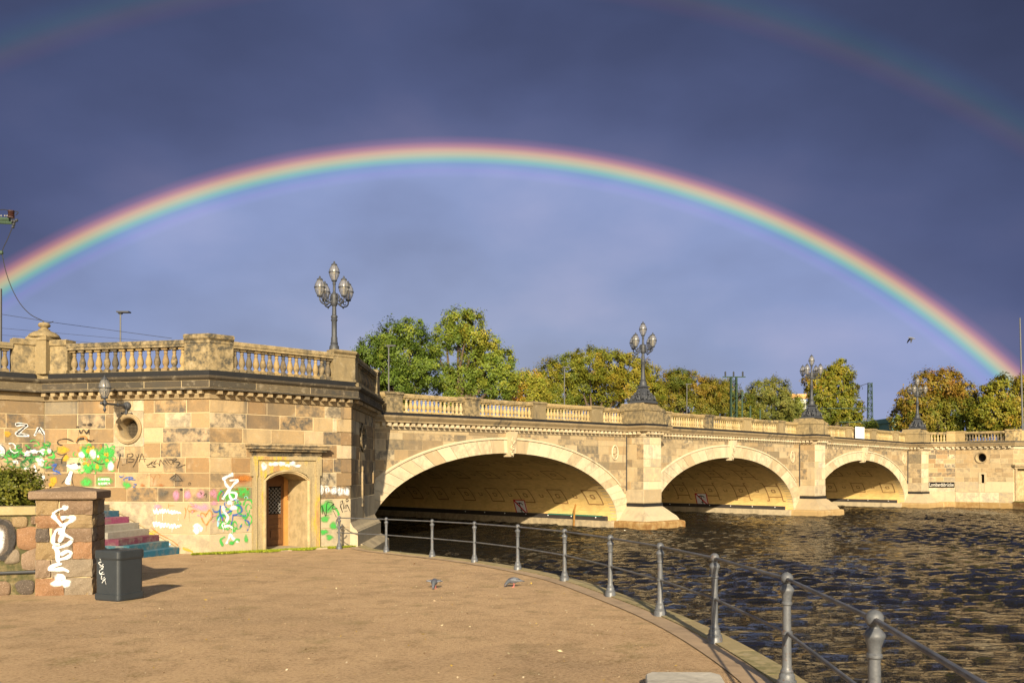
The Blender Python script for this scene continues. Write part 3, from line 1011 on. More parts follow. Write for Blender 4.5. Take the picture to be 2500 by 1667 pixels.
def door():
    t0, t1 = DOOR[0], DOOR[1]
    ot0, ot1 = F2.px(648, 1250)[0], F2.px(748, 1250)[0]
    zs, zc, zb = 2.66, 2.885, .55          # springing, crown, sill
    tm, hw = (ot0 + ot1) / 2, (ot1 - ot0) / 2
    G = 1.25
    n = 12
    arc = [(tm + hw * (2 * k / n - 1), zs + (zc - zs) * (1 - (2 * k / n - 1) ** 2)) for k in range(n + 1)]
    # frame: wall field round the opening, 4 cm proud
    mb = MB(); o = .06
    oriented_box(F2, t0, ot0 - .10, -.2, o, .2, zs, mb); oriented_box(F2, ot1 + .10, t1, -.2, o, .2, zs, mb)
    top = 3.27
    for k in range(n):
        a, b = arc[k], arc[k + 1]
        sx = lambda p: tm + (p[0] - tm) * (hw + .10) / hw
        za, zb_ = a[1] + .10 * (1 if 0 < k < n else 0), b[1] + .10 * (1 if k + 1 < n else 0)
        mb.add([F2.pt(sx(a), o, za), F2.pt(sx(b), o, zb_), F2.pt(sx(b), o, top), F2.pt(sx(a), o, top)], [(0, 1, 2, 3)])
    oriented_box(F2, t0, ot0 - .10, -.2, o, zs, top, mb); oriented_box(F2, ot1 + .10, t1, -.2, o, zs, top, mb)
    fr = mb.part('door_surround', M['frame'], ab, fix=False)
    mb = MB()      # raised outer fillets and ears
    for a, b in ((t0 - .01, t0 + .10), (t1 - .10, t1 + .01)):
        oriented_box(F2, a, b, .0, o + .05, .55, 2.80, mb)
    for a, b in ((t0 - .07, t0 + .12), (t1 - .12, t1 + .07)):
        oriented_box(F2, a, b, .0, o + .052, 2.80, 3.30, mb)
    oriented_box(F2, t0 - .07, t1 + .07, .0, o + .054, 3.265, 3.37, mb)
    mb.part('architrave', M['frame'], fr)
    # moulded arch rim and reveal
    mb = MB()
    path = [(ot0, .4)] + [(ot0, zs)] + arc[1:-1] + [(ot1, zs), (ot1, .4)]
    cen = (tm, 1.6)
    for off, oo in ((.10, o), (.09, o + .04), (.05, o + .045), (.04, o + .015), (.0, o), (.0, -.28), (.04, -.30), (.04, -G)):
        for i, p in enumerate(path):
            if p[1] <= zs + 1e-6 and (i < 2 or i > len(path) - 3):
                s = -1 if p[0] < tm else 1; mb.v.append(F2.pt(p[0] + s * off, oo, p[1]))
            else:
                d = Vector(((p[0] - tm) * .5, .8)).normalized(); mb.v.append(F2.pt(p[0] + d.x * off, oo, p[1] + d.y * off))
    m = len(path)
    for i in range(7):
        mb.f += [(i * m + k, i * m + k + 1, (i + 1) * m + k + 1, (i + 1) * m + k) for k in range(m - 1)]
    mb.part('reveal', M['revl'], fr, fix=False)
    # entablature
    z = 3.37
    e = MB()
    oriented_box(F2, t0 - .02, t1 + .02, 0, .10, z, z + .06, e); oriented_box(F2, t0 - .05, t1 + .05, 0, .14, z + .06, z + .13, e)
    oriented_box(F2, t0 - .14, t1 + .14, 0, .27, z + .15, z + .21, e); oriented_box(F2, t0 - .20, t1 + .20, 0, .34, z + .21, z + .30, e)
    oriented_box(F2, t0 - .24, t1 + .24, 0, .38, z + .30, z + .345, e); oriented_box(F2, t0 - .12, t1 + .12, 0, .2, z + .13, z + .15, e)
    e.part('lintel_cornice', M['trim'], fr)
    oriented_box(F2, ot0 - .2, ot1 + .55, -.3, .30, .2, .64, MB()).part('door_step', M['base'], fr)
    oriented_box(F2, ot0 - .04, ot1 + .04, -G, -.3, .3, .645, MB()).part('door_step', M['base'], fr)
    # door leaf set back in the recess
    mb = MB(); oriented_box(F2, ot0 - .05, ot1 + .05, -G, -G + .07, .62, 3.0, mb)
    dr = mb.part('door', M['wood'], ab)
    for a, b in ((ot0 - .05, ot0 + .07), (ot1 - .10, ot1 + .05)):
        oriented_box(F2, a, b, -G + .07, -G + .15, .62, 3.0, MB()).part('door_post', M['jamb'], dr)
    oriented_box(F2, ot0 + .07, ot1 - .10, -G + .07, -G + .13, 2.55, 3.0, MB()).part('transom', M['wood'], dr)
    for j, (a, b) in enumerate(((ot0 + .09, tm - .02), (tm + .02, ot1 - .12))):
        oriented_box(F2, a + .05, b - .05, -G + .07, -G + .075, 1.62, 2.48, MB()).part('pane', M['black'], dr)
        g = MB(); zz = 1.55
        w = b - a - .1
        for k in range(-3, 12):
            for s in (1, -1):
                pts = []
                for u in np.linspace(0, 1, 8):
                    zq = 1.62 + .12 * k + s * (u - .5) * w
                    if 1.62 <= zq <= 2.48: pts.append(F2.pt(a + .05 + u * w, -G + .085, zq))
                if len(pts) > 1: g.tube([pts[0], pts[-1]], .010, 4)
        g.part('lattice', M['galv'], dr)
        f = MB(); oriented_box(F2, a, a + .06, -G + .07, -G + .11, .7, 2.54, f); oriented_box(F2, b - .06, b, -G + .07, -G + .11, .7, 2.54, f)
        for z0, z1 in ((.7, .84), (1.20, 1.30), (1.50, 1.62), (2.48, 2.56)): oriented_box(F2, a + .06, b - .06, -G + .07, -G + .108, z0, z1, f)
        oriented_box(F2, a + .14, b - .14, -G + .07, -G + .10, .92, 1.14, f)
        f.part('leaf', M['wood'], dr)
    k = F2.pt(tm - .14, -G + .15, 1.25)
    MB().ball(k, .03, 8, 6).part('handle', M['galv'], dr, smooth=True)


bfr = NB('yellow_streaked_door_stone')
co = bfr.coord('Object', 20)
st = bfr.noise(co, 2.6, 5, .6, (1, 1, .22)); fi = bfr.noise(co, 26, 5, .7)
c_ = bfr.ramp(st, [(.30, (.25, .20, .115)), (.48, (.34, .265, .145)), (.545, (.38, .29, .10)), (.575, (.42, .31, .03)), (.61, (.36, .25, .10)), (.67, (.33, .18, .07)), (.80, (.30, .235, .135))])
c_ = bfr.mix(bfr.mul(bfr.rng(fi, .42, .7), .6), c_, (.14, .11, .065))
bfr.bump(fi, .006)
M['frame'] = bfr.done(c_, .85, .2)
M['revl'] = stone('pale_reveal_stone', [(0, (.66, .52, .31)), (1, (.62, .48, .27))], amount=.45, stain=(.30, .23, .12), scale=2.2)
door()
# ------------------------------------------------------------------ the bridge
br = thing('stone_bridge', 'long sandstone bridge with three low arches over the dark water', 'bridge', BF.pt(47, 0, 0))
PIERS = [(37.46, 39.0), (56.3, 57.8), (74.7, 76.2)]
ARCH = [28.82, 47.65, 66.25]
HS = 8.63
IA, IB, Z0 = 7.80, 3.36, .40      # inner curve of the arches (half-ellipse)
HI = 7.80
EA, EB = 9.0, 4.04
PD = 1.12                      # how far the piers stand out


def ext(s):
    z = -9
    for c in ARCH:
        x = (s - c) / EA
        if abs(x) < 1 and abs(s - c) <= HS + .02:
            z = max(z, Z0 + EB * math.sqrt(1 - x * x))
    return z


def col_block(fr, s0, s1, z0, z1, out, dep, lowfun, mb=None, n=None):
    """a stone whose lower edge follows the arch"""
    n = n or max(1, int((s1 - s0) / .14))
    top, low = [], []
    for k in range(n + 1):
        s = s0 + (s1 - s0) * k / n
        zl = max(z0, lowfun(s))
        if zl < z1 - .02:
            top.append((s, z1)); low.append((s, zl))
        elif top:
            break
    if len(top) < 2:
        return None
    poly = low + top[::-1]
    m = len(poly)
    mb = mb or MB()
    mb.add([fr.pt(a, out, b) for a, b in poly] + [fr.pt(a, out - dep, b) for a, b in poly],
           [tuple(range(m))] + [(i, (i + 1) % m, m + (i + 1) % m, m + i) for i in range(m)])
    return mb


BZ = [.9, 1.35, 1.76, 2.17, 2.58, 2.99, 3.40, 3.81, 4.22, 4.50, 4.74]


def bridge_walls():
    rnd = random.Random(21)
    spans = [(19.0, PIERS[0][0]), (PIERS[0][1], PIERS[1][0]), (PIERS[1][1], PIERS[2][0])]
    for j, (a, b) in enumerate(spans):
        # mortar core
        mb = MB(); n = 90
        for k in range(n):
            s0, s1 = a + (b - a) * k / n, a + (b - a) * (k + 1) / n
            e0, e1 = max(ext(s0), -.5), max(ext(s1), -.5)
            mb.add([BF.pt(s0, -.014, e0 - .02), BF.pt(s1, -.014, e1 - .02), BF.pt(s1, -.014, 4.95 + bz(s1)), BF.pt(s0, -.014, 4.95 + bz(s0))], [(0, 1, 2, 3)])
        w = mb.part('spandrel_wall', M['mortar'], br, fix=False)
        for k in range(len(BZ) - 1):
            t = a
            while t < b - 1e-6:
                e = t + rnd.uniform(.65, 1.5)
                if b - e < .45: e = b
                m = col_block(BF, t + .008, e - .008, BZ[k] + .007, BZ[k + 1] - .007, rnd.uniform(-.004, .006), .12, lambda s: ext(s) + .02)
                if m: m.part('stone', M['span'], w)
                t = e
    # arch rings, vaults
    for j, c in enumerate(ARCH):
        n = 33
        th = [math.pi * (1 - .012) - (math.pi * (1 - .024)) * k / n for k in range(n + 1)]
        A = lambda t: (IA * math.cos(t), Z0 + IB * math.sin(t))
        B = lambda t: (max(-HS, min(HS, EA * math.cos(t))), Z0 + EB * math.sin(t) + bz(c))
        # vault surface with its own coordinates for the brick courses
        v, f, uv = [], [], []
        arc = 0; prev = None; rows = []
        pts = [(-HI, -.6), (-HI, .4)] + [A(math.pi - math.pi * k / 60) for k in range(1, 60)] + [(HI, .4), (HI, -.6)]
        ms = [.02, -2, -5, -9, -14, -20, -26.5]
        ai = []
        for p in pts:
            if prev: arc += math.hypot(p[0] - prev[0], p[1] - prev[1])
            prev = p; ai.append(arc)
            for m in ms: v.append(BF.pt(c + p[0], m, p[1])); uv.append((m, arc))
        nm = len(ms)
        for i in range(len(pts) - 1):
            for k in range(nm - 1): f.append((i * nm + k, i * nm + k + 1, (i + 1) * nm + k + 1, (i + 1) * nm + k))
        vault = part('arch_vault', v, f, M['soffit'], br, smooth=True, fix=False)
        ul = vault.data.uv_layers.new(name='UVMap')
        for lp in vault.data.loops: ul.data[lp.index].uv = uv[lp.vertex_index]
        VA.append((c, pts, ai, vault))
        for k in range(n):
            t0, t1 = th[k], th[k + 1]
            g = .0012
            poly = [A(t0 - g), A((t0 + t1) / 2), A(t1 + g), B(t1 + g), B((t0 + t1) / 2), B(t0 - g)]
            if abs(poly[5][0]) > HS - 1e-6 and abs(poly[3][0]) > HS - 1e-6 and k in (0, n - 1):
                pass
            mb = MB(); o = .05 + rnd.uniform(-.004, .004)
            mb.add([BF.pt(c + a, o, b) for a, b in poly] + [BF.pt(c + a, -.35, b) for a, b in poly],
                   [tuple(range(6))] + [(i, (i + 1) % 6, 6 + (i + 1) % 6, 6 + i) for i in range(6)])
            mb.part('voussoir', M['ring'], vault)
        # thin moulding round the back of the ring
        mb = MB(); tt = [math.pi * (1 - .15) - math.pi * .70 * k / 60 for k in range(61)]
        prof = [(.0, .05), (.0, .105), (.07, .105), (.09, .085), (.09, .0)]
        for t in tt:
            p = B(t); d = Vector((math.cos(t) * EB, math.sin(t) * EA)).normalized()
            for r_, o in prof:
                mb.v.append(BF.pt(c + max(-HS, min(HS, p[0] + d.x * r_)), o, p[1] + d.y * r_ - .0))
        for i in range(60):
            for k in range(4): mb.f.append((i * 5 + k, i * 5 + k + 1, (i + 1) * 5 + k + 1, (i + 1) * 5 + k))
        mb.part('archivolt', M['ring'], br)
        # keystone with a scroll
        mb = MB()
        zk = 4.80 + bz(c)
        v = [(-.17, 3.60, .10), (.17, 3.60, .10), (.23, zk, .34), (-.23, zk, .34)]
        mb.add([BF.pt(c + a, o, z) for a, z, o in v] + [BF.pt(c + a, -.2, z) for a, z, o in v], [(0, 1, 2, 3)] + [(i, (i + 1) % 4, 4 + (i + 1) % 4, 4 + i) for i in range(4)])
        ks = mb.part('keystone', M['ring'], br)
        mb = MB()
        for zc, r_, oo in ((4.36, .10, .25), (4.02, .085, .19), (3.80, .06, .15)):
            mb.tube([BF.pt(c + r_ * math.cos(a), oo + .02, zc + r_ * math.sin(a) * 1.25) for a in np.linspace(.4, 5.9, 14)], .032, 6)
        mb.ball(BF.pt(c, .26, 4.2), .055, 8, 6); mb.ball(BF.pt(c, .17, 3.70), .06, 8, 6)
        mb.part('scroll_carving', M['ring'], ks, smooth=True)
        # carved oval medallion
        if True:
            s0, z0 = c + 7.66, 3.90
            mb = MB()
            mb.tube([BF.pt(s0 + .24 * math.cos(a), .03, z0 + .36 * math.sin(a)) for a in np.linspace(0, 2 * math.pi, 25)], .04, 6)
            med = mb.part('medallion', M['ring'], br, smooth=True)
            mb = MB()
            for a, b, r_ in ((0, .17, .09), (-.02, .02, .11), (.05, -.12, .10), (-.09, -.02, .06), (.10, .08, .06), (0, -.26, .06)):
                mb.ball(BF.pt(s0 + a, .01, z0 + b), r_, 8, 6, (1, 1, 1.2))
            mb.part('carved_relief', M['span'], med, smooth=True)
        # ledge and rubbing timber along both feet of the vault
        for sg in (-1, 1):
            mb = MB(); oriented_box(BF, c + min(sg * HI, sg * HS), c + max(sg * HI, sg * HS), -.35, .044, -.7, .58, mb); mb.part('springer', M['ring'], br)
            mb = MB(); s1 = c + sg * (HI + .01); s0 = c + sg * (HI - .30)
            oriented_box(BF, min(s0, s1), max(s0, s1), -26.4, -.10, -.8, .36, mb)
            mb.part('ledge', M['base'], br)
            s0 = c + sg * (HI - .20); mb = MB()
            oriented_box(BF, min(s0, s1), max(s0, s1), -26, -.55, .36, .60, mb)
            fd = mb.part('rubbing_timber', M['fender'], br)
            if sg > 0:
                for k in range(7):
                    MB().ball(BF.pt(s0 - .02, -1.2 - k * 1.7, .52), .035, 6, 4).part('bolt', M['board'], fd)
            if j == 0 and sg > 0:
                oriented_box(BF, s0 - .03, s0 + .2, -4.6, -.9, .57, .63, MB()).part('algae_board', M['algae'], fd)
                MB().tube([BF.pt(c + HI - .12, -2.6, 1.3), BF.pt(c + HI - .30, -2.6, .9), BF.pt(c + HI - .36, -2.6, 0)], .06, 6).part('rust_streak_pipe', M['rusty'], fd)


VA = []
M['rusty'] = plain('rusty_iron', (.22, .11, .025), .8, .3, nz=.6, sc=9)
bridge_walls()


def soffit_pt(c, pts, ai, a, m, lift=.006):
    for i in range(len(ai) - 1):
        if ai[i] <= a <= ai[i + 1]:
            t = (a - ai[i]) / (ai[i + 1] - ai[i]); p, r_ = pts[i], pts[i + 1]
            n = Vector((-(r_[1] - p[1]), r_[0] - p[0])).normalized()
            x, z = p[0] + (r_[0] - p[0]) * t, p[1] + (r_[1] - p[1]) * t
            if n.x * x + n.y * (z - 1) > 0: n = -n
            return BF.pt(c + x + n.x * lift, m, z + n.y * lift)


def soffit_pattern():
    """dark brick ornaments let into the vaults, each one a piece"""
    for j, (c, pts, ai, vault) in enumerate(VA):
        tot = ai[-1]

        def seg(mb, a0, m0, a1, m1, w=.085):
            d = Vector((a1 - a0, m1 - m0)); L = d.length; d /= L; n = Vector((-d.y, d.x)) * w / 2
            k = max(1, int(L / .25)); ps = []
            for i in range(k + 1):
                p = Vector((a0, m0)) + d * (L * i / k)
                for s in (-1, 1):
                    ps.append(soffit_pt(c, pts, ai, min(max(p.x + n.x * s, .02), tot - .02), p.y + n.y * s))
            mb.add(ps, [(2 * i, 2 * i + 1, 2 * i + 3, 2 * i + 2) for i in range(k)])

        def ring(mb, a, m, h, w, sides=4):
            Q = [(a - h, m - h), (a + h, m - h), (a + h, m + h), (a - h, m + h)]
            for k in range(sides): seg(mb, *Q[k], *Q[(k + 1) % 4], w)
        for ia in range(0, 9):
            a = tot - 2.35 - ia * 2.1
            if a < tot * .22: continue
            for im in range(0, 8 if j == 0 else 5):
                m = -1.15 - im * 2.45 - (1.2 if ia % 2 else 0)
                mb = MB(); ring(mb, a, m, .50, .065); ring(mb, a, m, .12, .055)
                if j == 1:
                    for sa, sm in ((-1, -1), (1, -1), (1, 1), (-1, 1)):
                        seg(mb, a + .50 * sa, m + .50 * sm, a + .80 * sa, m + .50 * sm, .065); seg(mb, a + .80 * sa, m + .50 * sm, a + .80 * sa, m + .68 * sm, .065)
                mb.part('brick_ornament', M['pattern'], vault, fix=False)
                mb = MB(); ring(mb, a, m - 1.22, .11, .05, 3)
                mb.part('brick_ornament', M['pattern'], vault, fix=False)


soffit_pattern()


def piers():
    rnd = random.Random(9)
    PZ = [1.99, 2.40, 3.15, 3.56, 4.33, 4.74]
    for j, (a, b) in enumerate(PIERS):
        fl = Fr(BF.pt(a, -.1, 0)[:2], BF.pt(a, PD, 0)[:2]); ff = Fr(BF.pt(a, PD, 0)[:2], BF.pt(b, PD, 0)[:2]); frr = Fr(BF.pt(b, PD, 0)[:2], BF.pt(b, -.1, 0)[:2])
        core = oriented_box(BF, a + .015, b - .015, -.3, PD - .015, -.6, 5.0, MB()).part('pier', M['mortar'], br)
        for fr in (fl, ff, frr):
            for k in range(len(PZ) - 1):
                L = fr.L; tall = PZ[k + 1] - PZ[k] > .6
                cut = L * (rnd.uniform(.52, .68) if tall else rnd.uniform(.25, .42))
                if fr is not ff and fr is not fl: cut = L * .5
                for t0, t1 in ((0, cut), (cut, L)):
                    block(fr, t0 + .007, t1 - .007, PZ[k] + .007, PZ[k + 1] - .007, rnd.uniform(-.003, .006), .1).part('stone', M['pale'] if fr is ff else M['span'], core)
            block(fr, .0, fr.L, 1.30, 1.985, .022, .12, .012).part('stone', M['base'], core)
        path = [BF.pt(a, -.3, 0)[:2], BF.pt(a, PD, 0)[:2], BF.pt(b, PD, 0)[:2], BF.pt(b, -.3, 0)[:2]]
        sweep(path, [(-.1, 1.11), (.05, 1.11), (.06, 1.12), (.06, 1.27), (.05, 1.28), (-.1, 1.28)]).part('band', M['slate'], core)
        sweep(path, [(-.1, 1.11), (.03, 1.11), (.10, 1.06), (.18, .98), (.38, .78), (.56, .62), (.66, .46), (.68, .40), (-.1, .40)]).part('flared_base', M['base'], core)
        sweep(path, [(-.1, .40), (.74, .40), (.86, .36), (.90, .28), (.90, -.7), (-.1, -.7)]).part('plinth', M['wet'], core)
        p = BF.pt(a - .05, .06, 0)
        MB().tube([(p.x, p.y, 4.8), (p.x, p.y, 1.95)], .028, 6).part('downpipe', M['dark'], core)
        # pedestal for the lamp
        zb = 5.42 + bz((a + b) / 2)
        o0, o1, s0, s1 = -.45, PD + .10, a - .12, b + .12
        mb = MB()
        oriented_box(BF, s0, s1, o0, o1, zb, zb + .70, mb)
        oriented_box(BF, s0 - .04, s1 + .04, o0, o1 + .04, zb + .68, zb + .76, mb)
        n = 5
        for k in range(n):                                     # ogee cap
            f0 = (k / n) ** .7 * .32; f1 = ((k + 1) / n) ** .7 * .32
            oriented_box(BF, s0 - .02 + f0, s1 + .02 - f0, o0, o1 + .02 - f0, zb + .76 + .065 * k, zb + .76 + .065 * (k + 1), mb)
        mb.part('lamp_pedestal', M['ped'], br)
        LAMPS.append((BF.pt((a + b) / 2, (o0 + o1) / 2 + .12, zb + 1.085)))


LAMPS = []
piers()


def bridge_top():
    # plan path of the face with its three projecting piers
    path = []
    def add(s, o):
        p = BF.pt(s, o, 0); path.append((p.x, p.y, bz(s)))
    for k in range(7): add(19.0 + (PIERS[0][0] - 19.0) * k / 6, 0)
    for j, (a, b) in enumerate(PIERS):
        add(a, PD); add(b, PD)
        if j < 2:
            e = PIERS[j + 1][0]
            for k in range(7): add(b + (e - b) * k / 6, 0)
        else:
            add(b, .35); add(b + .2, .35)
    sweep(path, [(-.1, 4.74), (.04, 4.74), (.07, 4.80), (.09, 4.84), (.09, 5.02), (-.1, 5.02)]).part('bed_moulding', M['ring'], br)
    sweep(path, [(-.1, 5.02), (.30, 5.02), (.31, 5.09), (.34, 5.12), (.42, 5.22), (.44, 5.29), (-.1, 5.29)]).part('cornice', M['trim'], br)
    sweep(path, [(-.5, 5.29), (.24, 5.29), (.25, 5.30), (.25, 5.41), (.24, 5.42), (-.5, 5.42)]).part('band', M['slate'], br)
    # dentils
    for j, (a, b) in enumerate([(21.4, PIERS[0][0]), (PIERS[0][1], PIERS[1][0]), (PIERS[1][1], PIERS[2][0])]):
        n = int((b - a) / .30)
        for k in range(n):
            t = a + .08 + k * (b - a) / n
            block(BF, t, t + .16, 4.86 + bz(t), 5.015 + bz(t), .25, .3, .008).part('dentil', M['ring'], br)
    for a, b in PIERS:
        fl = Fr(BF.pt(a, 0, 0)[:2], BF.pt(a, PD, 0)[:2]); ff = Fr(BF.pt(a, PD, 0)[:2], BF.pt(b, PD, 0)[:2])
        for fr in (fl, ff):
            n = max(3, round(fr.L / .30))
            for k in range(n):
                t = .04 + k * fr.L / n
                block(fr, t, t + .17, 4.86 + bz(a), 5.015 + bz(a), .25, .3, .008).part('dentil', M['ring'], br)
    # parapet
    O = -.2
    for j, c in enumerate(ARCH):
        ped = [c + d for d in (-6.55, -2.25, 2.05, 6.3)]
        w = .42
        for p in ped:
            pedestal(BF, p - w, p + w, 5.42 + bz(p), 6.27 + bz(p), O, .38, br, M['ped'])
        lo = 19.4 if j == 0 else PIERS[j - 1][1] + .13
        hi = PIERS[j][0] - .13
        ends = [(lo, ped[0] - w)] + [(ped[k] + w, ped[k + 1] - w) for k in range(3)] + [(ped[3] + w, hi)]
        for a, b in ends:
            n = max(2, round((b - a) / .232))
            bay(BF, a, b, 5.42, 6.22, O, n, br, BAL_B, M['balp'], bz, M['balr'])


M['balr'] = stone('parapet_coping_stone', [(0, (.56, .43, .22)), (1, (.48, .36, .18))], amount=.7, stain=(.15, .13, .09), scale=2)
bridge_top()

# ------------------------------------------------------------------ far abutment
GA0 = BF.pt(76.15, PD - .15, 0)
GA = (GA0.x, GA0.y); GB = (36.25, 73.35); GC = (39.35, 70.4); GD = (42.2, 71.2)
H1, H2, H3 = Fr(GA, GB), Fr(GB, GC), Fr(GC, GD)
fa = thing('bridge_abutment', 'pale sandstone abutment at the far end of the bridge with a round window', 'abutment', (37, 73, 0))


def far_abutment():
    rnd = random.Random(8)
    zs = [2.10, 2.47, 2.84, 3.21, 3.58, 3.95, 4.32, 4.68]
    ot, oz = H2.px(2396, 1117)
    hole = (ot - .62, ot + .62, oz - .56, oz + .56)
    st, sz = H2.px(2399, 1168)
    sl = (st - .13, st + .13, 2.0, 2.70)
    for fr, holes in ((H1, []), (H2, [hole, sl]), (H3, [(.25, 1.6, .5, 3.3)])):
        w = panel(fr, 0, fr.L, -.6, 5.0, holes, -.012, M['mortar'], 'wall', fa)
        ashlar(fr, w, 0, fr.L, zs, M['sand'] if fr is H1 else M['farw'], (.55, 1.2), holes, gap=.01, rnd=rnd)
        ashlar(fr, w, 0, fr.L, [.45, 1.25, 2.10], M['base'] if fr is H1 else M['pale'], (1.0, 1.7), holes, gap=.01, out=.01, rnd=rnd)
        ashlar(fr, w, 0, fr.L, [-.6, .45], M['wet'], (1.2, 2.0), holes, gap=.012, out=.10, rnd=rnd)
    oculus(H2, ot, oz, fa, .47, .33, (.62, .56), (M['farw'], M['trim']), False)
    mb = MB(); oriented_box(H2, sl[0], sl[1], -.35, -.33, 2.0, 2.70, mb); mb.part('slit_window', M['black'], fa)
    mb = MB(); oriented_box(H2, sl[0] - .16, sl[0], -.3, .03, 1.95, 2.85, mb); oriented_box(H2, sl[1], sl[1] + .16, -.3, .03, 1.95, 2.85, mb); oriented_box(H2, sl[0], sl[1], -.3, .03, 2.70, 2.85, mb)
    mb.part('slit_frame', M['pale'], fa)
    path = [GA, GB, GC, GD]
    sweep(path, [(-.1, 4.68), (.05, 4.68), (.09, 4.78), (.09, 4.93), (-.1, 4.93)]).part('bed_moulding', M['ring'], fa)
    sweep(path, [(-.1, 4.93), (.28, 4.93), (.30, 5.0), (.40, 5.14), (.42, 5.20), (-.1, 5.20)]).part('cornice', M['trim'], fa)
    sweep(path, [(-.5, 5.20), (.26, 5.20), (.26, 5.33), (-.5, 5.33)]).part('band', M['dirty'], fa)
    for fr in (H1, H2):
        n = int(fr.L / .42)
        for k in range(n):
            t = .1 + k * fr.L / n
            block(fr, t, t + .2, 4.79, 4.92, .24, .3, .008).part('dentil', M['ring'], fa)
    bay(H1, -.2, H1.L - .75, 5.33, 6.13, .0, 7, fa, BAL_B, M['balp'], None, M['balr'])
    sweep([H1.pt(H1.L - .75, 0, 0)[:2], GB, H2.pt(.75, 0, 0)[:2]], [(.18, 5.33), (.18, 6.08), (.23, 6.1), (.23, 6.2), (-.2, 6.2), (-.2, 5.33)]).part('pedestal', M['balr'], fa)
    bay(H2, .75, H2.L - .55, 5.33, 6.13, .0, 13, fa, BAL_B, M['balu'], None, M['balr'])
    sweep([H2.pt(H2.L - .55, 0, 0)[:2], GC, H3.pt(.6, 0, 0)[:2]], [(.18, 5.33), (.18, 6.1), (.23, 6.12), (.23, 6.24), (-.2, 6.24), (-.2, 5.33)]).part('pedestal', M['balr'], fa)
    oriented_box(H3, .6, H3.L, -.2, .16, 5.33, 6.15, MB()).part('pedestal', M['balr'], fa)
    # doorway on the return
    mb = MB(); oriented_box(H3, .1, .30, -.1, .10, .5, 3.2, mb); oriented_box(H3, 1.45, 1.65, -.1, .10, .5, 3.2, mb)
    oriented_box(H3, .0, 1.8, -.1, .14, 3.15, 3.32, mb); oriented_box(H3, -.1, 1.9, -.1, .26, 3.32, 3.46, mb)
    mb.part('door_surround', M['trim'], fa)
    oriented_box(H3, .30, 1.45, -.35, -.3, .5, 3.15, MB()).part('door', M['revl'], fa)
    # little landing with grass in front of it
    p = H3
    oriented_box(H3, -.1, 4, .05, 2.0, -.6, .55, MB()).part('landing', M['wet'], fa)
    oriented_box(H3, -.05, 4, .10, 1.95, .55, .60, MB()).part('landing_turf', M['turf'], fa)


M['farw'] = stone('cream_abutment_stone', [(0, (.62, .48, .29)), (.3, (.55, .40, .22)), (.55, (.66, .54, .35)), (.8, (.50, .36, .20)), (1, (.62, .50, .31))], amount=.35)
M['turf'] = plain('green_turf', (.10, .15, .03), .9, .2, nz=.4)
far_abutment()
# railing on the far landing
rl = thing('landing_railing', 'thin dark railing on the little landing at the right edge', 'railing', H3.pt(.3, 1.7, .6))
mb = MB()
for k in range(4):
    a = H3.pt(.15 + k * 1.0, 1.75, .6)
    MB().tube([a, a + Vector((0, 0, 1.0))], .04, 6).part('post', M['dark'], rl)
for z in (1.55, 1.1):
    MB().tube([H3.pt(.1, 1.75, z), H3.pt(3.4, 1.75, z)], .025, 6).part('rail', M['dark'], rl)
mb.tube([H3.pt(.1 + .16 * math.cos(a), 1.75, 1.38 + .17 * math.sin(a)) for a in np.linspace(1.2, 6.5, 14)], .022, 6).part('scroll', M['dark'], rl)
# ------------------------------------------------------------------ quay railing
POSTS = [(828, 27.1), (943, 25.5), (1055, 23.5), (1158.3, 21.65), (1264, 19.5), (1378.5, 17.0), (1490, 14.4), (1611.7, 12.1), (1744.7, 9.9), (1921, 7.47), (2134.8, 5.04)]
PP = [Vector((q(x) * Y, Y, gz(Y))) for x, Y in POSTS] + [Vector((1.62, 2.62, gz(2.62))), Vector((1.05, .2, gz(.2)))]


def railing():
    r = thing('quay_railing', 'grey cast-iron railing with ball-topped posts curving along the quay edge', 'railing', PP[6])
    body = MB().lathe([(.085, -.06), (.085, .075), (.078, .085), (.080, .10), (.066, .115), (.064, .15), (.052, .165), (.054, .18), (.044, .195), (.039, .22), (.036, .48), (.046, .485), (.046, .51), (.036, .515),
                       (.034, .725), (.044, .735), (.044, .75), (.036, .76), (.040, .80), (.052, .835), (.060, .85), (.058, .865), (.044, .885), (.028, .90), (.026, .915)], 16)
    pm = mk('post', body.v, body.f, True)
    cap = MB().ball((0, 0, .95), .052, 14, 10); cm = mk('ball_cap', cap.v, cap.f, True)
    for p in PP:
        o = link('post', pm, M['iron'], r, p, random.uniform(0, 6))
        c = link('ball_cap', cm, M['iron'], o, p)
    for i in range(len(PP) - 1):
        a, b = PP[i], PP[i + 1]
        for z, rr in ((.945, .0165), (.497, .0155)):
            m = (a + b) / 2
            MB().tube([a + Vector((0, 0, z)), b + Vector((0, 0, z))], rr, 8).part('rail', M['iron'], r, smooth=True)
    a = PP[0]; d = (PP[0] - PP[1]).normalized()
    MB().tube([a + d * (.17 * math.sin(t) * .9) + Vector((0, 0, .78 + .165 * math.cos(t))) for t in np.linspace(0, 4.6, 14)], .017, 7).part('scroll_end', M['iron'], r, smooth=True)
    MB().tube([a + Vector((0, 0, .497)), a + d * .10 + Vector((0, 0, .497))], .02, 7).part('rail_stub', M['iron'], r, smooth=True)


railing()

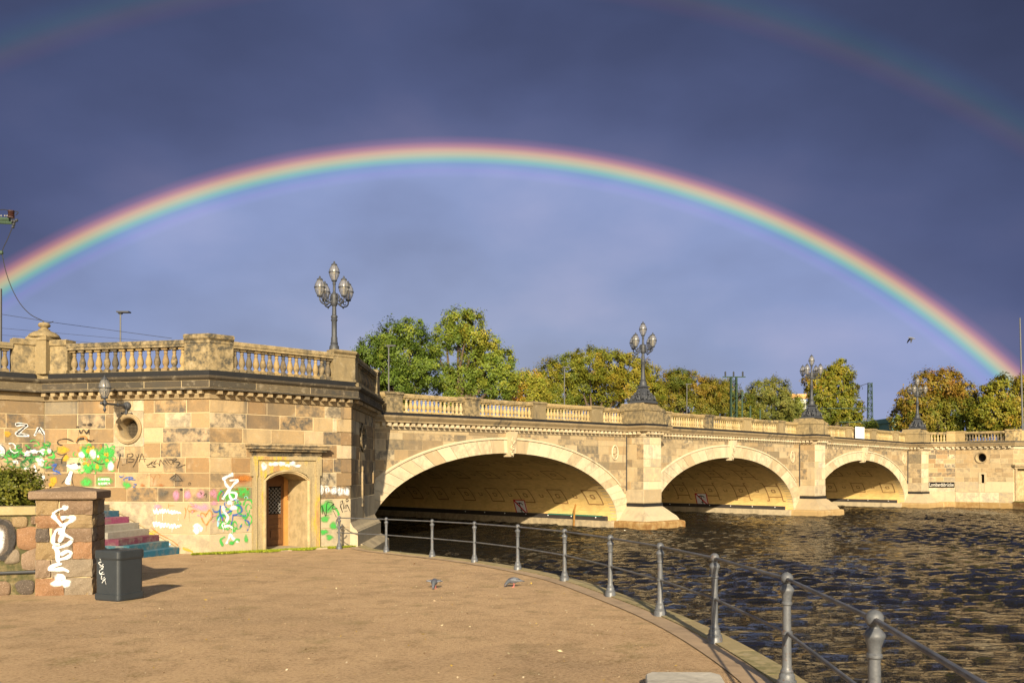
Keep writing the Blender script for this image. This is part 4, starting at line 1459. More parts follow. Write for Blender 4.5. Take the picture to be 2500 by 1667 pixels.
# ------------------------------------------------------------------ stairs
STEPC = [(.02, .115, .185), (.025, .11, .15), (.12, .03, .055), (.27, .25, .21), (.28, .26, .22), (.27, .06, .13), (.03, .11, .17), (.20, .17, .13)]
stt = thing('stone_staircase', 'short flight of painted steps, blue, white and pink, climbing left along the graffiti wall', 'stairs', F1.pt(3.6, .9, gz(24.5)))
for k, c in enumerate(STEPC):
    z0 = gz(24.3) - .05 + (.05 if k else 0) + .167 * k - (0 if k == 0 else .0)
    t1 = 4.34 - .315 * k
    mb = oriented_box(F1, -1.2, t1, .03, 1.80, z0 if k else .4, gz(24.3) + .167 * (k + 1), MB())
    mb.part('step', mat_step('painted_step_%d' % k, c), stt)
# sloping skirting line on the wall beside the steps
mb = MB()
a, b = F1.px(254, 1229), F1.px(440, 1338)
pts = [F1.pt(a[0] + (b[0] - a[0]) * k / 6, .012, a[1] + (b[1] - a[1]) * k / 6) for k in range(7)]
mb.tube(pts, .022, 5).part('skirting', M['trim'], stt)

# ------------------------------------------------------------------ granite pillar and boulder wall
def granite(name, col, speck=(.44, .37, .30)):
    b = NB(name); co = b.coord('Object', 40)
    n = b.noise(co, 4, 5, .6); f = b.noise(co, 60, 3, .8)
    c = b.mix(b.mul(b.rng(n, .4, .7), .6), col, tuple(x * .62 for x in col))
    c = b.mix(b.mul(b.rng(f, .58, .70), .7), c, speck); c = b.mix(b.mul(b.rng(f, .44, .34), .7), c, tuple(x * .35 for x in col))
    b.bump(b.mix(.5, n, f), .03)
    return b.done(c, .85, .25)


GR = {'y': granite('yellow_granite', (.24, .165, .08)), 'r': granite('red_granite', (.175, .115, .072)), 'o': granite('orange_granite', (.24, .13, .066)),
      'g': granite('grey_granite', (.21, .165, .115)), 'd': granite('dark_granite', (.09, .07, .055)), 't': granite('tan_granite', (.25, .175, .09)), 'p': granite('pink_granite', (.21, .145, .095))}
RA = R(12)
pf = Vector((-7.75, 14.6)); pd = Vector((math.cos(RA), math.sin(RA)))
pr_ = pf + pd * .85; pb = pr_ + Vector((-pd.y, pd.x)) * .85; pa = pf + Vector((-pd.y, pd.x)) * .85
W1, W2, W3, W4 = Fr(pf, pr_), Fr(pr_, pb), Fr(pb, pa), Fr(pa, pf)
pil = thing('stone_pillar', 'squat granite block pillar with a white graffiti scrawl, beside the bin', 'pillar', ((pf + pb) / 2).to_3d() + Vector((0, 0, gz(14.8))))
PG = gz(14.8)


def pillar():
    mb = MB(); v = [(*p, z) for z in (PG - .3, 2.47) for p in (W1.pt(.025, -.025, 0)[:2], W2.pt(.025, -.025, 0)[:2], W3.pt(.025, -.025, 0)[:2], W4.pt(.025, -.025, 0)[:2])]
    mb.add(v, [(0, 1, 5, 4), (1, 2, 6, 5), (2, 3, 7, 6), (3, 0, 4, 7), (4, 5, 6, 7)]).part('core', M['mortar'], pil)
    K = 5.408
    rows = [(220, 412, [(470, 765, 'y'), (785, 1225, 'r')]), (422, 582, [(470, 835, 'o'), (845, 1220, 't')]), (592, 765, [(470, 645, 'd'), (680, 1220, 'r')]),
            (775, 995, [(470, 755, 'y'), (765, 955, 'g'), (965, 1220, 'o')]), (1003, 1232, [(470, 665, 'p'), (675, 1220, 'g')]), (1245, 1475, [(460, 840, 'o'), (852, 1225, 'g')])]
    rnd = random.Random(2)
    for y0, y1, bl in rows:
        z1, z0 = W1.px(160, 1180 + y0 / K)[1], W1.px(160, 1180 + y1 / K)[1]
        for x0, x1, g in bl:
            t0, t1 = (x0 - 470) / 750 * .85, (x1 - 470) / 750 * .85
            rough_block(W1, t0, t1, z0, z1, .03, GR[g], pil, rnd)
        for fr in (W2, W4, W3):
            c = rnd.uniform(.3, .55)
            for t0, t1 in ((0, c), (c + .02, .85)):
                rough_block(fr, t0, t1, z0, z1, .02, GR[rnd.choice('yrotgp')], pil, rnd)
    mb = MB(); o = .09
    cc = (pf + pb) / 2
    v = []
    for z, e in ((2.48, o - .02), (2.50, o), (2.60, o), (2.615, o - .015)):
        for fr in (W1, W2, W3, W4):
            a = fr.pt(-e, e, 0); v.append((a.x, a.y, z))
    v.append((cc.x, cc.y, 2.70))
    f = [(0, 1, 2, 3)] + [(i * 4 + k, i * 4 + (k + 1) % 4, i * 4 + 4 + (k + 1) % 4, i * 4 + 4 + k) for i in range(3) for k in range(4)] + [(12 + k, 12 + (k + 1) % 4, 16) for k in range(4)]
    mb.add(v, f).part('cap_stone', GR['p'], pil)


def rough_block(fr, t0, t1, z0, z1, out, mat, parent, rnd, name='stone'):
    """hewn stone: bulging uneven face"""
    nx, nz = 4, 3
    mb = MB(); v = []
    for i in range(nz + 1):
        for k in range(nx + 1):
            t = t0 + (t1 - t0) * k / nx; z = z0 + (z1 - z0) * i / nz
            edge = k in (0, nx) or i in (0, nz)
            o = out * (.25 if edge else 1.0) + rnd.uniform(-.011, .011)
            if edge:
                t += rnd.uniform(-.007, .007); z += rnd.uniform(-.007, .007)
            v.append(fr.pt(t, o, z))
    for i in range(nz):
        for k in range(nx):
            a = i * (nx + 1) + k; mb.f.append((a, a + 1, a + nx + 2, a + nx + 1))
    mb.v = v
    rim = list(range(nx + 1)) + [(i + 1) * (nx + 1) - 1 for i in range(1, nz + 1)] + [nz * (nx + 1) + k for k in range(nx - 1, -1, -1)] + [i * (nx + 1) for i in range(nz - 1, 0, -1)]
    n0 = len(mb.v)
    c_t, c_z = (t0 + t1) / 2, (z0 + z1) / 2
    for r_ in rim:
        p = mb.v[r_]; mb.v.append(p - fr.n.to_3d() * .10)
    m = len(rim)
    mb.f += [(rim[i], rim[(i + 1) % m], n0 + (i + 1) % m, n0 + i) for i in range(m)]
    return mb.part(name, mat, parent)


pillar()
# low wall to the left of the pillar
WB = Fr((pf - pd * 3.2 + Vector((-pd.y, pd.x)) * .22), (pf + Vector((-pd.y, pd.x)) * .22))
lw = thing('boulder_wall', 'low mortared boulder wall left of the granite pillar', 'wall', WB.pt(1.6, -.2, PG))
oriented_box(WB, 0, WB.L, -.38, -.01, PG - .3, 2.225, MB()).part('core', M['mortar2'], lw)
for t0, t1 in ((.0, 1.1), (1.11, 2.1), (2.11, WB.L)):
    oriented_box(WB, t0, t1 - .005, -.42, .05, 2.225, 2.36, MB()).part('coping', M['kerb'], lw)


def boulder(fr, poly, out, mat, parent, rnd, name='boulder'):
    """rounded stone from an outline in wall coordinates"""
    P_ = smooth_pts([(a, b, 0) for a, b in poly + [poly[0]]], 3)[:-1]
    c = sum((p for p in P_), Vector()) / len(P_)
    n = len(P_); mb = MB()
    for s, o in ((1.0, -.06), (1.0, .01), (.93, out * .55), (.75, out * .9), (.4, out * 1.05)):
        for p in P_:
            a = c + (p - c) * s * (1 + rnd.uniform(-.035, .035)); mb.v.append(fr.pt(a.x, o + rnd.uniform(-.010, .010), a.y))
    mb.v.append(fr.pt(c.x, out * 1.08, c.y))
    for i in range(4):
        mb.f += [(i * n + k, i * n + (k + 1) % n, (i + 1) * n + (k + 1) % n, (i + 1) * n + k) for k in range(n)]
    mb.f += [(4 * n + k, 4 * n + (k + 1) % n, 5 * n) for k in range(n)]
    return mb.part(name, mat, parent, smooth=True)


def wall_boulders():
    rnd = random.Random(3); K = 5.408
    def W(x, y): return WB.px(x / K, 1180 + y / K)
    L = [('t', [(150, 445), (350, 440), (345, 570), (180, 565)]), ('r', [(410, 435), (500, 430), (500, 530), (420, 535)]), ('o', [(225, 600), (500, 575), (500, 840), (330, 870), (235, 830)]),
         ('p', [(290, 930), (400, 870), (500, 860), (500, 1110), (300, 1120)]), ('g', [(60, 900), (215, 865), (262, 940), (240, 1040), (70, 1055)]), ('d', [(-60, 480), (120, 480), (210, 640), (190, 860), (80, 980), (-60, 1000)]),
         ('r', [(-70, 1300), (80, 1290), (140, 1360), (110, 1470), (-70, 1490)]), ('d', [(195, 1330), (270, 1275), (430, 1280), (460, 1350), (420, 1450), (260, 1450)])]
    for g, p in L:
        boulder(WB, [W(a, b) for a, b in p], .035, GR[g], lw, rnd)
    for k in range(14):       # beyond the picture's edge
        t, z = rnd.uniform(.2, 1.9), rnd.uniform(1.0, 2.1)
        p = [(t + .2 * math.cos(a) * rnd.uniform(.8, 1.1), z + .15 * math.sin(a) * rnd.uniform(.8, 1.1)) for a in np.linspace(0, 5.4, 7)]
        boulder(WB, p, .05, GR[rnd.choice('yrotgpd')], lw, rnd)
    a, b = W(-300, 1190), W(498, 1160)
    MB().tube([WB.pt(a[0], .03, a[1]), WB.pt(b[0], .03, b[1])], .026, 7).part('drain_pipe', M['dark'], lw)


wall_boulders()
v = [WB.pt(-2, -.4, 2.2), WB.pt(WB.L, -.4, 2.2), W3.pt(0, .05, 2.2), F1.pt(1.2, 1.9, 2.2), F1.pt(-2.5, 1.9, 2.2)]
struct(part('planting_bed', [(a.x, a.y, z) for z in (.3, 2.15) for a in v], [(5, 6, 7, 8, 9)] + [(i, (i + 1) % 5, 5 + (i + 1) % 5, 5 + i) for i in range(5)], M['soil']))

# ------------------------------------------------------------------ litter bin
def litter_bin():
    Y = 13.8; c0 = Vector((q(289) * Y, Y)); a1, a2 = R(66), R(156); S = .5
    d1 = Vector((math.cos(a1), math.sin(a1))); d2 = Vector((math.cos(a2), math.sin(a2)))
    cen = c0 + (d1 + d2) * S / 2; z = gz(Y)
    t = thing('litter_bin', 'square anthracite litter bin with a white tag, by the stone pillar', 'bin', (cen.x, cen.y, z))

    def shell(prof, name, mat, rr=.06):
        mb = MB(); n = 5
        for h, e in prof:
            hs = S / 2 + e
            for k, (sx, sy) in enumerate(((1, 1), (-1, 1), (-1, -1), (1, -1))):
                for i in range(n):
                    a = math.pi / 2 * (k + i / (n - 1))
                    lx, ly = sx * (hs - rr) + rr * math.cos(a), sy * (hs - rr) + rr * math.sin(a)
                    p = cen + d1 * lx + d2 * ly; mb.v.append(Vector((p.x, p.y, z + h)))
        m = 4 * n
        for i in range(len(prof) - 1):
            mb.f += [(i * m + k, i * m + (k + 1) % m, (i + 1) * m + (k + 1) % m, (i + 1) * m + k) for k in range(m)]
        mb.f.append(tuple(range((len(prof) - 1) * m, len(prof) * m)))
        return mb.part(name, mat, t)
    b = shell([(0, .01), (.02, .018), (.10, .018), (.105, .0), (.64, .0), (.645, -.004)], 'body', M['bin'])
    shell([(.63, -.02), (.632, .006), (.66, .016), (.76, .016), (.775, .006), (.778, -.05), (.755, -.06)], 'lid', M['bin'])
    return cen, d1, d2, S, z, t


BINV = litter_bin()

# ------------------------------------------------------------------ lamps
def lantern(root, c, k=1.0, nm='lantern'):
    """egg-shaped gas lantern: glass, iron ring, ribs, crown"""
    c = Vector(c)
    g = MB().lathe([(.085 * k, -.32 * k), (.13 * k, -.25 * k), (.175 * k, -.14 * k), (.198 * k, -.03 * k), (.20 * k, .03 * k), (.185 * k, .12 * k), (.15 * k, .21 * k), (.095 * k, .29 * k)], 14, c)
    gl = g.part(nm, M['glass'], root, smooth=True)
    m = MB()
    m.lathe([(.20 * k, -.02 * k), (.228 * k, -.015 * k), (.228 * k, .015 * k), (.20 * k, .02 * k)], 16, c, False)
    m.lathe([(.09 * k, -.37 * k), (.115 * k, -.34 * k), (.10 * k, -.30 * k), (.05 * k, -.30 * k)], 12, c)
    m.lathe([(.10 * k, .28 * k), (.12 * k, .30 * k), (.11 * k, .33 * k), (.05 * k, .36 * k), (.03 * k, .40 * k), (.035 * k, .42 * k), (.0, .46 * k)], 12, c, False)
    for j in range(6):
        a = j * math.pi / 3
        m.tube([c + Vector((r_ * k * math.cos(a), r_ * k * math.sin(a), z * k)) for r_, z in ((.092, -.32), (.180, -.14), (.204, 0), (.190, .12), (.098, .29))], .010 * k, 4, False)
    m.part('ring', M['cast'], gl)
    MB().lathe([(.02 * k, -.3 * k), (.02 * k, -.1 * k), (.035 * k, -.05 * k), (.035 * k, .08 * k), (.0, .11 * k)], 8, c, False).part('mantle', M['bulb'], gl, smooth=True)
    return gl


def candelabra(loc, label):
    t = thing('street_lamp', label, 'street lamp', loc, 'five-lantern lamps along the bridge')
    L = Vector(loc); rnd = random.Random(6)
    mb = MB(); A = R(45)
    mb.box(L + Vector((0, 0, .04)), (1.12, 1.12, .08), A); mb.box(L + Vector((0, 0, .11)), (1.0, 1.0, .06), A)
    mb.part('base_plate', M['cast'], t)
    mb = MB()
    for z0, z1, w0, w1 in ((.14, .55, .52, .40), (.55, .85, .40, .26)):
        v = []
        for z, w in ((z0, w0), (z1, w1)):
            for k in range(4):
                a = A + math.pi / 4 + k * math.pi / 2; v.append(L + Vector((w * math.cos(a), w * math.sin(a), z)))
        mb.add(v, [(0, 1, 5, 4), (1, 2, 6, 5), (2, 3, 7, 6), (3, 0, 4, 7), (4, 5, 6, 7)])
    mb.box(L + Vector((0, 0, .88)), (.52, .52, .06), A)
    # cast figures and scrollwork at the four corners and faces
    for k in range(4):
        a = A + math.pi / 4 + k * math.pi / 2; d = Vector((math.cos(a), math.sin(a), 0)); e = Vector((-d.y, d.x, 0))
        mb.ball(L + d * .50 + Vector((0, 0, .30)), .11, 8, 6, (1, 1, 1.3)); mb.ball(L + d * .42 + Vector((0, 0, .50)), .08, 8, 6); mb.ball(L + d * .62 + Vector((0, 0, .20)), .08, 8, 6)
        mb.tube([L + d * .45 + Vector((0, 0, .45)), L + d * .60 + e * .1 + Vector((0, 0, .36)), L + d * .64 + e * .04 + Vector((0, 0, .22))], .035, 6)
        mb.tube([L + d * .45 + Vector((0, 0, .45)), L + d * .58 - e * .12 + Vector((0, 0, .38)), L + d * .62 - e * .16 + Vector((0, 0, .20))], .035, 6)
        a2 = A + k * math.pi / 2; d2 = Vector((math.cos(a2), math.sin(a2), 0)); e2 = Vector((-d2.y, d2.x, 0))
        for s in (-1, 1):
            mb.tube([L + d2 * .44 + e2 * s * (.02 + .16 * u) + Vector((0, 0, .40 - .24 * u + .07 * math.sin(u * 7))) for u in np.linspace(0, 1.2, 9)], .04, 6)
            mb.tube([L + d2 * .42 + e2 * s * (.18 + .07 * math.cos(u)) + Vector((0, 0, .24 + .07 * math.sin(u))) for u in np.linspace(0, 5.5, 11)], .025, 5)
        mb.ball(L + d2 * .40 + Vector((0, 0, .52)), .085, 8, 6); mb.ball(L + d2 * .36 + Vector((0, 0, .66)), .06, 8, 6); mb.ball(L + d2 * .46 + Vector((0, 0, .22)), .09, 8, 6)
    mb.part('sculpted_base', M['cast'], t)
    MB().lathe([(.24, .91), (.24, .95), (.19, .98), (.18, 1.12), (.13, 1.20), (.15, 1.24), (.125, 1.28), (.12, 1.45), (.10, 1.50), (.098, 2.05), (.115, 2.08), (.13, 2.12), (.10, 2.16), (.13, 2.22), (.12, 2.27), (.085, 2.30),
                (.075, 2.62), (.11, 2.66), (.14, 2.76), (.12, 2.92), (.14, 3.02), (.10, 3.10), (.055, 3.16), (.05, 3.42), (.07, 3.48), (.05, 3.52), (.06, 3.58)], 12, L).part('shaft', M['cast'], t, smooth=True)
    for k in range(4):
        a = R(45) + k * math.pi / 2; d = Vector((math.cos(a), math.sin(a), 0))
        mb = MB()
        mb.tube(smooth_pts([L + d * r_ + Vector((0, 0, z)) for r_, z in ((.08, 2.84), (.22, 2.72), (.36, 2.66), (.52, 2.68), (.62, 2.78), (.63, 2.90))], 4), .026, 6)
        mb.tube([L + d * (.30 + .10 * math.cos(u) * (1 - u / 9)) + Vector((0, 0, 2.84 + .11 * math.sin(u) * (1 - u / 9))) for u in np.linspace(0, 7, 18)], .020, 5)
        mb.tube([L + d * (.47 + .06 * math.cos(u)) + Vector((0, 0, 2.80 + .07 * math.sin(u))) for u in np.linspace(.5, 6, 12)], .018, 5)
        mb.tube([L + d * (.18 + .07 * math.cos(u)) + Vector((0, 0, 3.0 + .08 * math.sin(u))) for u in np.linspace(-1, 4.5, 12)], .018, 5)
        mb.ball(L + d * .40 + Vector((0, 0, 2.62)), .035, 6, 5)
        mb.part('arm', M['cast'], t, smooth=True)
        lantern(t, L + d * .63 + Vector((0, 0, 3.25)), .94)
    lantern(t, L + Vector((0, 0, 3.90)), .94)
    return t


lab = ['five-lantern iron street lamp on the first pier, nearest the big arch', 'five-lantern iron street lamp on the second pier in front of a golden tree', 'five-lantern iron street lamp on the last pier in front of the big brown tree']
for l, p in zip(lab, LAMPS):
    candelabra(p, l)
p = Vector((q(816) * 33.7, 33.7, 6.50))
candelabra(p, 'tallest-looking five-lantern iron street lamp on the graffiti abutment')
pedestal(Fr((p.x - .6, p.y - .6), (p.x + .6, p.y + .6)), .2, 1.5, 5.2, 6.50, 0, 1.2, br, M['ped'], 'lamp_pedestal')


def wall_lamp():
    t, z = F1.px(312, 991)
    base = F1.pt(t, 0, z)
    w = thing('wall_lamp', 'single iron bracket lantern on the wall above the round window', 'wall lamp', base)
    n = F1.n.to_3d(); e = F1.d.to_3d()
    out = 1.0
    mb = MB()
    for k in range(12):
        pass
    mb.ball(base + n * .03, .12, 12, 8, (1, 1, 1)); mb.ball(base + n * .12, .07, 10, 6)
    mb.tube([base + n * .05, base + n * .30, base + n * .6, base + n * (out + .10)], [.045, .032, .032, .028], 8)
    mb.ball(base + n * .45, .05, 8, 6); mb.ball(base + n * (out), .075, 10, 8); mb.ball(base + n * (out + .14), .04, 8, 6)
    mb.tube([base + n * .06 + Vector((0, 0, -.1)), base + n * .08 + Vector((0, 0, -.24))], .03, 6)
    for s in (-1, 1):
        mb.tube([base + n * .06 + e * s * .16 + Vector((0, 0, -.20)), base + n * .06 + Vector((0, 0, -.22))], .014, 5); mb.ball(base + n * .06 + e * s * .16 + Vector((0, 0, -.20)), .022, 6, 5)
    c = base + n * out
    mb.lathe([(.0, -.26), (.02, -.22), (.045, -.17), (.02, -.11), (.03, -.06), (.03, .12), (.05, .14), (.03, .17)], 10, c)
    mb.part('bracket', M['cast'], w, smooth=True)
    lantern(w, c + Vector((0, 0, .42)), .78)


wall_lamp()

# ------------------------------------------------------------------ signs
def soffit_sign(j, x, y, half, label):
    """flat board fixed on the curved vault, where the line of sight through it meets the bricks"""
    c, pts, ai, _v = VA[j]
    best = None
    cam_ = Vector((0, 0, EYE)); d = (at(x, y, 1.0) - cam_)
    for a in np.linspace(ai[-1] * .55, ai[-1] - 1.2, 240):
        for m in np.linspace(-.6, -14, 200):
            P_ = soffit_pt(c, pts, ai, a, m, 0)
            xx = CX + FPX * P_.x / P_.y; yy = HY - FPX * (P_.z - EYE) / P_.y
            e = (xx - x) ** 2 + (yy - y) ** 2
            if best is None or e < best[0]: best = (e, a, m)
    _, a, m = best
    o = soffit_pt(c, pts, ai, a, m, .05)
    U = (soffit_pt(c, pts, ai, a - .3, m, .05) - soffit_pt(c, pts, ai, a + .3, m, .05)).normalized()    # up the vault
    if U.z < 0: U = -U
    H_ = -BF.n.to_3d()                                                                                      # into the arch (left in view)
    H_ = -H_
    N_ = H_.cross(U).normalized()
    if N_.dot(cam_ - o) < 0: N_ = -N_
    t = thing('warning_sign', label, 'sign', o)
    s = half

    def poly(pp, lift, mat, name, parent, th=.0):
        mb = MB(); mm = len(pp)
        mb.add([o + H_ * a_ * s + U * b_ * s + N_ * lift for a_, b_ in pp] + [o + H_ * a_ * s + U * b_ * s + N_ * (lift - .02) for a_, b_ in pp], [tuple(range(mm))] + [(i, (i + 1) % mm, mm + (i + 1) % mm, mm + i) for i in range(mm)])
        return mb.part(name, mat, parent)
    b = poly([(-1, -1), (1, -1), (1, 1), (-1, 1)], 0, M['board'], 'board', t)
    for pp in ([(-1, -1), (1, -1), (1, -.86), (-1, -.86)], [(-1, .86), (1, .86), (1, 1), (-1, 1)], [(-1, -.86), (-.86, -.86), (-.86, .86), (-1, .86)], [(.86, -.86), (1, -.86), (1, .86), (.86, .86)]):
        poly(pp, .012, M['red'], 'red_border', t)
    poly([(-.92, .80), (-.78, .92), (.92, -.80), (.78, -.92)], .016, M['red'], 'red_slash', t)
    # black upside-down anchor
    an = MB()
    def ln(pp, w):
        an.tube([o + H_ * a_ * s + U * b_ * s + N_ * .010 for a_, b_ in pp], w * s, 4)
    ln([(-.02, .55), (.06, -.62)], .05); ln([(-.50, .36), (-.30, .52), (0, .58), (.32, .50), (.52, .32)], .055)
    ln([(-.18, -.42), (.28, -.46)], .04); ln([(.0, -.62), (.14, -.66)], .05)
    an.part('anchor_symbol', M['blackpaint'], t)


M['red'] = plain('red_sign_paint', (.42, .018, .022), .5, .4, nz=.15)
M['blackpaint'] = plain('black_sign_paint', (.006, .005, .005), .9, .05, nz=.1)
soffit_sign(0, 1273, 1236, .46, 'red-bordered no-anchoring sign on the vault of the nearest, largest arch')
soffit_sign(1, 1714, 1217, .50, 'red-bordered no-anchoring sign on the vault of the middle arch')


M['letter'] = plain('cream_lettering', (.50, .47, .40), .7, .2, nz=.1)


def name_sign():
    t0, z0 = H1.px(2267, 1193.5, .1); t1, z1 = H1.px(2331, 1180, .1)
    t0 = max(t0, .03)
    z0, z1 = 1.62, 2.06
    o = H1.pt((t0 + t1) / 2, .05, z0)
    t = thing('name_sign', 'long black sign with white lettering on the far abutment', 'sign', o)
    oriented_box(H1, t0, t1, .03, .07, z0, z1, MB()).part('board', M['blackpaint'], t)
    cu = bpy.data.curves.new('lettering', 'FONT'); cu.body = 'Lombardsbrücke'; cu.size = .5; cu.extrude = .004; cu.resolution_u = 3
    cu.offset = 0.0
    ob = bpy.data.objects.new('lettering_source', cu); COL.objects.link(ob)
    bpy.context.view_layer.update()
    dg = bpy.context.evaluated_depsgraph_get()
    me = bpy.data.meshes.new_from_object(ob.evaluated_get(dg))
    bpy.data.objects.remove(ob)
    xs = [v.co.x for v in me.vertices]; ys = [v.co.y for v in me.vertices]
    w, h = max(xs) - min(xs), max(ys) - min(ys)
    for v in me.vertices:
        a, b = (v.co.x - min(xs)) / w, (v.co.y - min(ys)) / h
        v.co = H1.pt(t0 + .08 + a * (t1 - t0 - .16), .074 + v.co.z, z0 + .085 + b * (z1 - z0 - .15)) - o
    me.name = 'lettering'
    link('lettering', me, M['letter'], t, o)



name_sign()

# white board hung on the third span's parapet
p0, p1 = BF.px(2089, 1060, .1)[0], BF.px(2110.5, 1060, .1)[0]
mb = MB(); oriented_box(BF, p0, p1, .06, .10, 5.36, 6.24, mb)
tag(mb.part('white_panel', M['board']), 'blank white panel hung on the parapet above the farthest arch', 'panel')

# stone slab lying at the bottom of the picture
mb = MB(); pts = [(1.14, 7.66), (1.20, 7.74), (1.72, 7.73), (1.78, 7.64), (1.66, 6.5), (1.60, 6.44), (1.04, 6.46), (.99, 6.54)]
z = gz(7.1)
mb.add([(a, b, z + h) for h in (-.02, .09, .105) for a, b in (pts if h < .1 else [((a - 1.38) * .96 + 1.38, (b - 7.1) * .98 + 7.1) for a, b in pts])], [tuple(range(16, 24))] + [(i * 8 + k, i * 8 + (k + 1) % 8, i * 8 + 8 + (k + 1) % 8, i * 8 + 8 + k) for i in range(2) for k in range(8)])
tag(mb.part('stone_slab', M['concrete']), 'pale stone slab lying on the gravel at the bottom edge', 'slab')

M['dkgrey'] = plain('grey_pole_steel', (.085, .085, .085), .5, .4)
# ------------------------------------------------------------------ masts, poles, wires
def slim_light(x, ytop, ybase, Y, label, arm=1):
    a, b = at(x, ytop, Y), at(x, ybase, Y)
    b.z = 5.26
    t = thing('light_pole', label, 'light pole', b, 'slim modern light poles on the bridge')
    MB().tube([b, a], [.05, .04], 8).part('pole', M['dkgrey'], t)
    w = .30
    mb = MB(); mb.box(a + Vector((.16 * arm, 0, .02)), (2 * w, .34, .06)); mb.box(a + Vector((0, 0, -.04)), (.16, .16, .08))
    mb.part('lamp_head', M['dark'], t)


slim_light(294, 763, 832, 44, 'slim modern light pole above the left balustrade, against the sky')
slim_light(949, 845, 940, 58, 'slim modern light pole in front of the big green tree')
slim_light(1378, 897, 990, 72, 'slim modern light pole in front of the yellow-green tree')
slim_light(1677, 938, 1005, 84, 'slim modern light pole in front of the russet trees')


def lattice_mast(x, ytop, Y, w, label, arms, twin=False):
    a = at(x, ytop, Y); b = Vector((a.x, a.y, 4.6)); H_ = a.z - b.z
    t = thing('catenary_mast', label, 'mast', b)
    mb = MB()
    for sx in (-1, 1):
        for sy in (-1, 1):
            mb.tube([b + Vector((sx * w, sy * w, 0)), a + Vector((sx * w * (.6 if not twin else 1), sy * w * .6, 0))], .05 if not twin else .09, 4)
    mb.part('leg_frame', M['mast'], t)
    n = int(H_ / (w * 2.4)); mb = MB()
    for k in range(n):
        z0, z1 = H_ * k / n, H_ * (k + 1) / n
        for sy in (-1, 1):
            s = 1 if k % 2 else -1; f0 = 1 - .4 * k / n * (0 if twin else 1)
            mb.tube([b + Vector((-s * w * f0, sy * w * f0, z0)), b + Vector((s * w * f0, sy * w * f0, z1))], .03, 4)
            mb.tube([b + Vector((sy * w * f0, -s * w * f0, z0)), b + Vector((sy * w * f0, s * w * f0, z1))], .03, 4)
    mb.part('bracing', M['mast'], t)
    for dx0, dx1, dz in arms:
        MB().tube([a + Vector((dx0, 0, dz)), a + Vector((dx1, 0, dz))], .06, 5).part('cross_arm', M['mast'], t)
    return t, a


t, a = lattice_mast(2124, 934, 105, .30, 'green lattice mast between the trees above the far arch', [(-5.0, 0, -3.0), (-3.6, 0, -4.6)])
MB().tube([a + Vector((0, 0, 0)), a + Vector((-5.2, 0, -1.7))], .03, 4).part('stay_wire', M['cable'], t)
t, a = lattice_mast(1791, 920, 98, .30, 'twin-legged green catenary mast with insulators in front of the russet trees', [(-1.2, 1.3, 0)], True)
for dx in (-.9, .0, 1.0):
    MB().lathe([(.04, 0), (.10, .08), (.10, .22), (.05, .26), (.10, .32), (.10, .46), (.04, .55)], 8, a + Vector((dx, 0, .05))).part('insulator', M['dark'], t)
MB().lathe([(.14, -.5), (.18, -.3), (.14, 0)], 8, a + Vector((-1.5, 0, -.3))).part('insulator', M['dark'], t)
for i, (x, yt) in enumerate(((1812, 955), (1832, 990), (1856, 1000))):
    a = at(x, yt, 100); b = Vector((a.x, a.y, 4.6))
    tag(MB().tube([b, a], .09, 6).part('signal_post', M['mast']), ['tall thin green post right of the twin mast', 'middle short green post right of the twin mast', 'short green post in front of the round olive tree'][i], 'post')

# mast with bracket at the left edge
Ym = 30
a = at(1.5, 705, Ym); b = Vector((a.x, a.y, 5.26))
lm = thing('catenary_mast', 'dark mast with a brown insulator and looping cable at the left edge', 'mast', b)
top = at(-30, 480, Ym)
MB().tube([b, a], .045, 8).part('pole', M['dark'], lm)
for yy in (757, 707):
    MB().tube([at(-2, yy, Ym), at(4, yy, Ym)], .03, 6).part('clamp', M['insul'], lm)
MB().tube([at(-60, 533, Ym), at(24, 537, Ym)], .075, 6).part('bracket_arm', M['mast'], lm)
MB().tube([at(-60, 540, Ym), at(30, 545, Ym)], .05, 6).part('bracket_arm', M['mast'], lm)
c = at(27.5, 533, Ym)
MB().lathe([(.11, 0), (.11, .05), (.09, .06), (.11, .09), (.09, .12), (.11, .15), (.09, .18), (.11, .21), (.11, .25), (.04, .26)], 10, c).part('insulator', M['insul'], lm)
mb = MB()
for x, y in ((30, 540), (36, 541), (34, 548), (41, 538), (32, 554)):
    mb.ball(at(x, y, Ym), .055, 6, 5)
mb.part('clamp_bolts', M['dark'], lm)
for x in (3, 12, 18):
    MB().ball(at(x, 527, Ym), .03, 6, 5).part('insulator', M['galv'], lm)
MB().tube(smooth_pts([at(-20, 516, Ym), at(8, 512, Ym), at(20, 514, Ym), at(44, 518, Ym), at(38, 526, Ym)], 4), .014, 5).part('cable', M['cable'], lm)
MB().tube(smooth_pts([at(30, 556, Ym), at(18, 585, Ym), at(6, 612, Ym), at(8, 634, Ym), at(16, 668, Ym), at(30, 706, Ym), at(50, 742, Ym), at(75, 768, Ym), at(102, 782, Ym), at(108, 787, Ym), at(122, 788, Ym), at(130, 785, Ym)], 4), .014, 5).part('cable', M['cable'], lm)
MB().ball(at(3, 617, Ym), .075, 8, 6).part('insulator', M['mast'], lm)
for i, (pts, r_) in enumerate((([(-30, 762), (60, 776), (130, 787), (420, 826)], .009), ([(-30, 798), (60, 806), (420, 838)], .007), ([(-30, 815), (60, 822), (330, 846)], .007))):
    L_ = ['uppermost overhead wire crossing the sky at the left', 'middle overhead wire crossing the sky at the left', 'lowest overhead wire crossing the sky at the left'][i]
    tag(MB().tube([at(x, y, Ym + 6 + 4 * i) for x, y in pts], r_, 5).part('overhead_wire', M['cable']), L_, 'wire', 'overhead wires at the left')

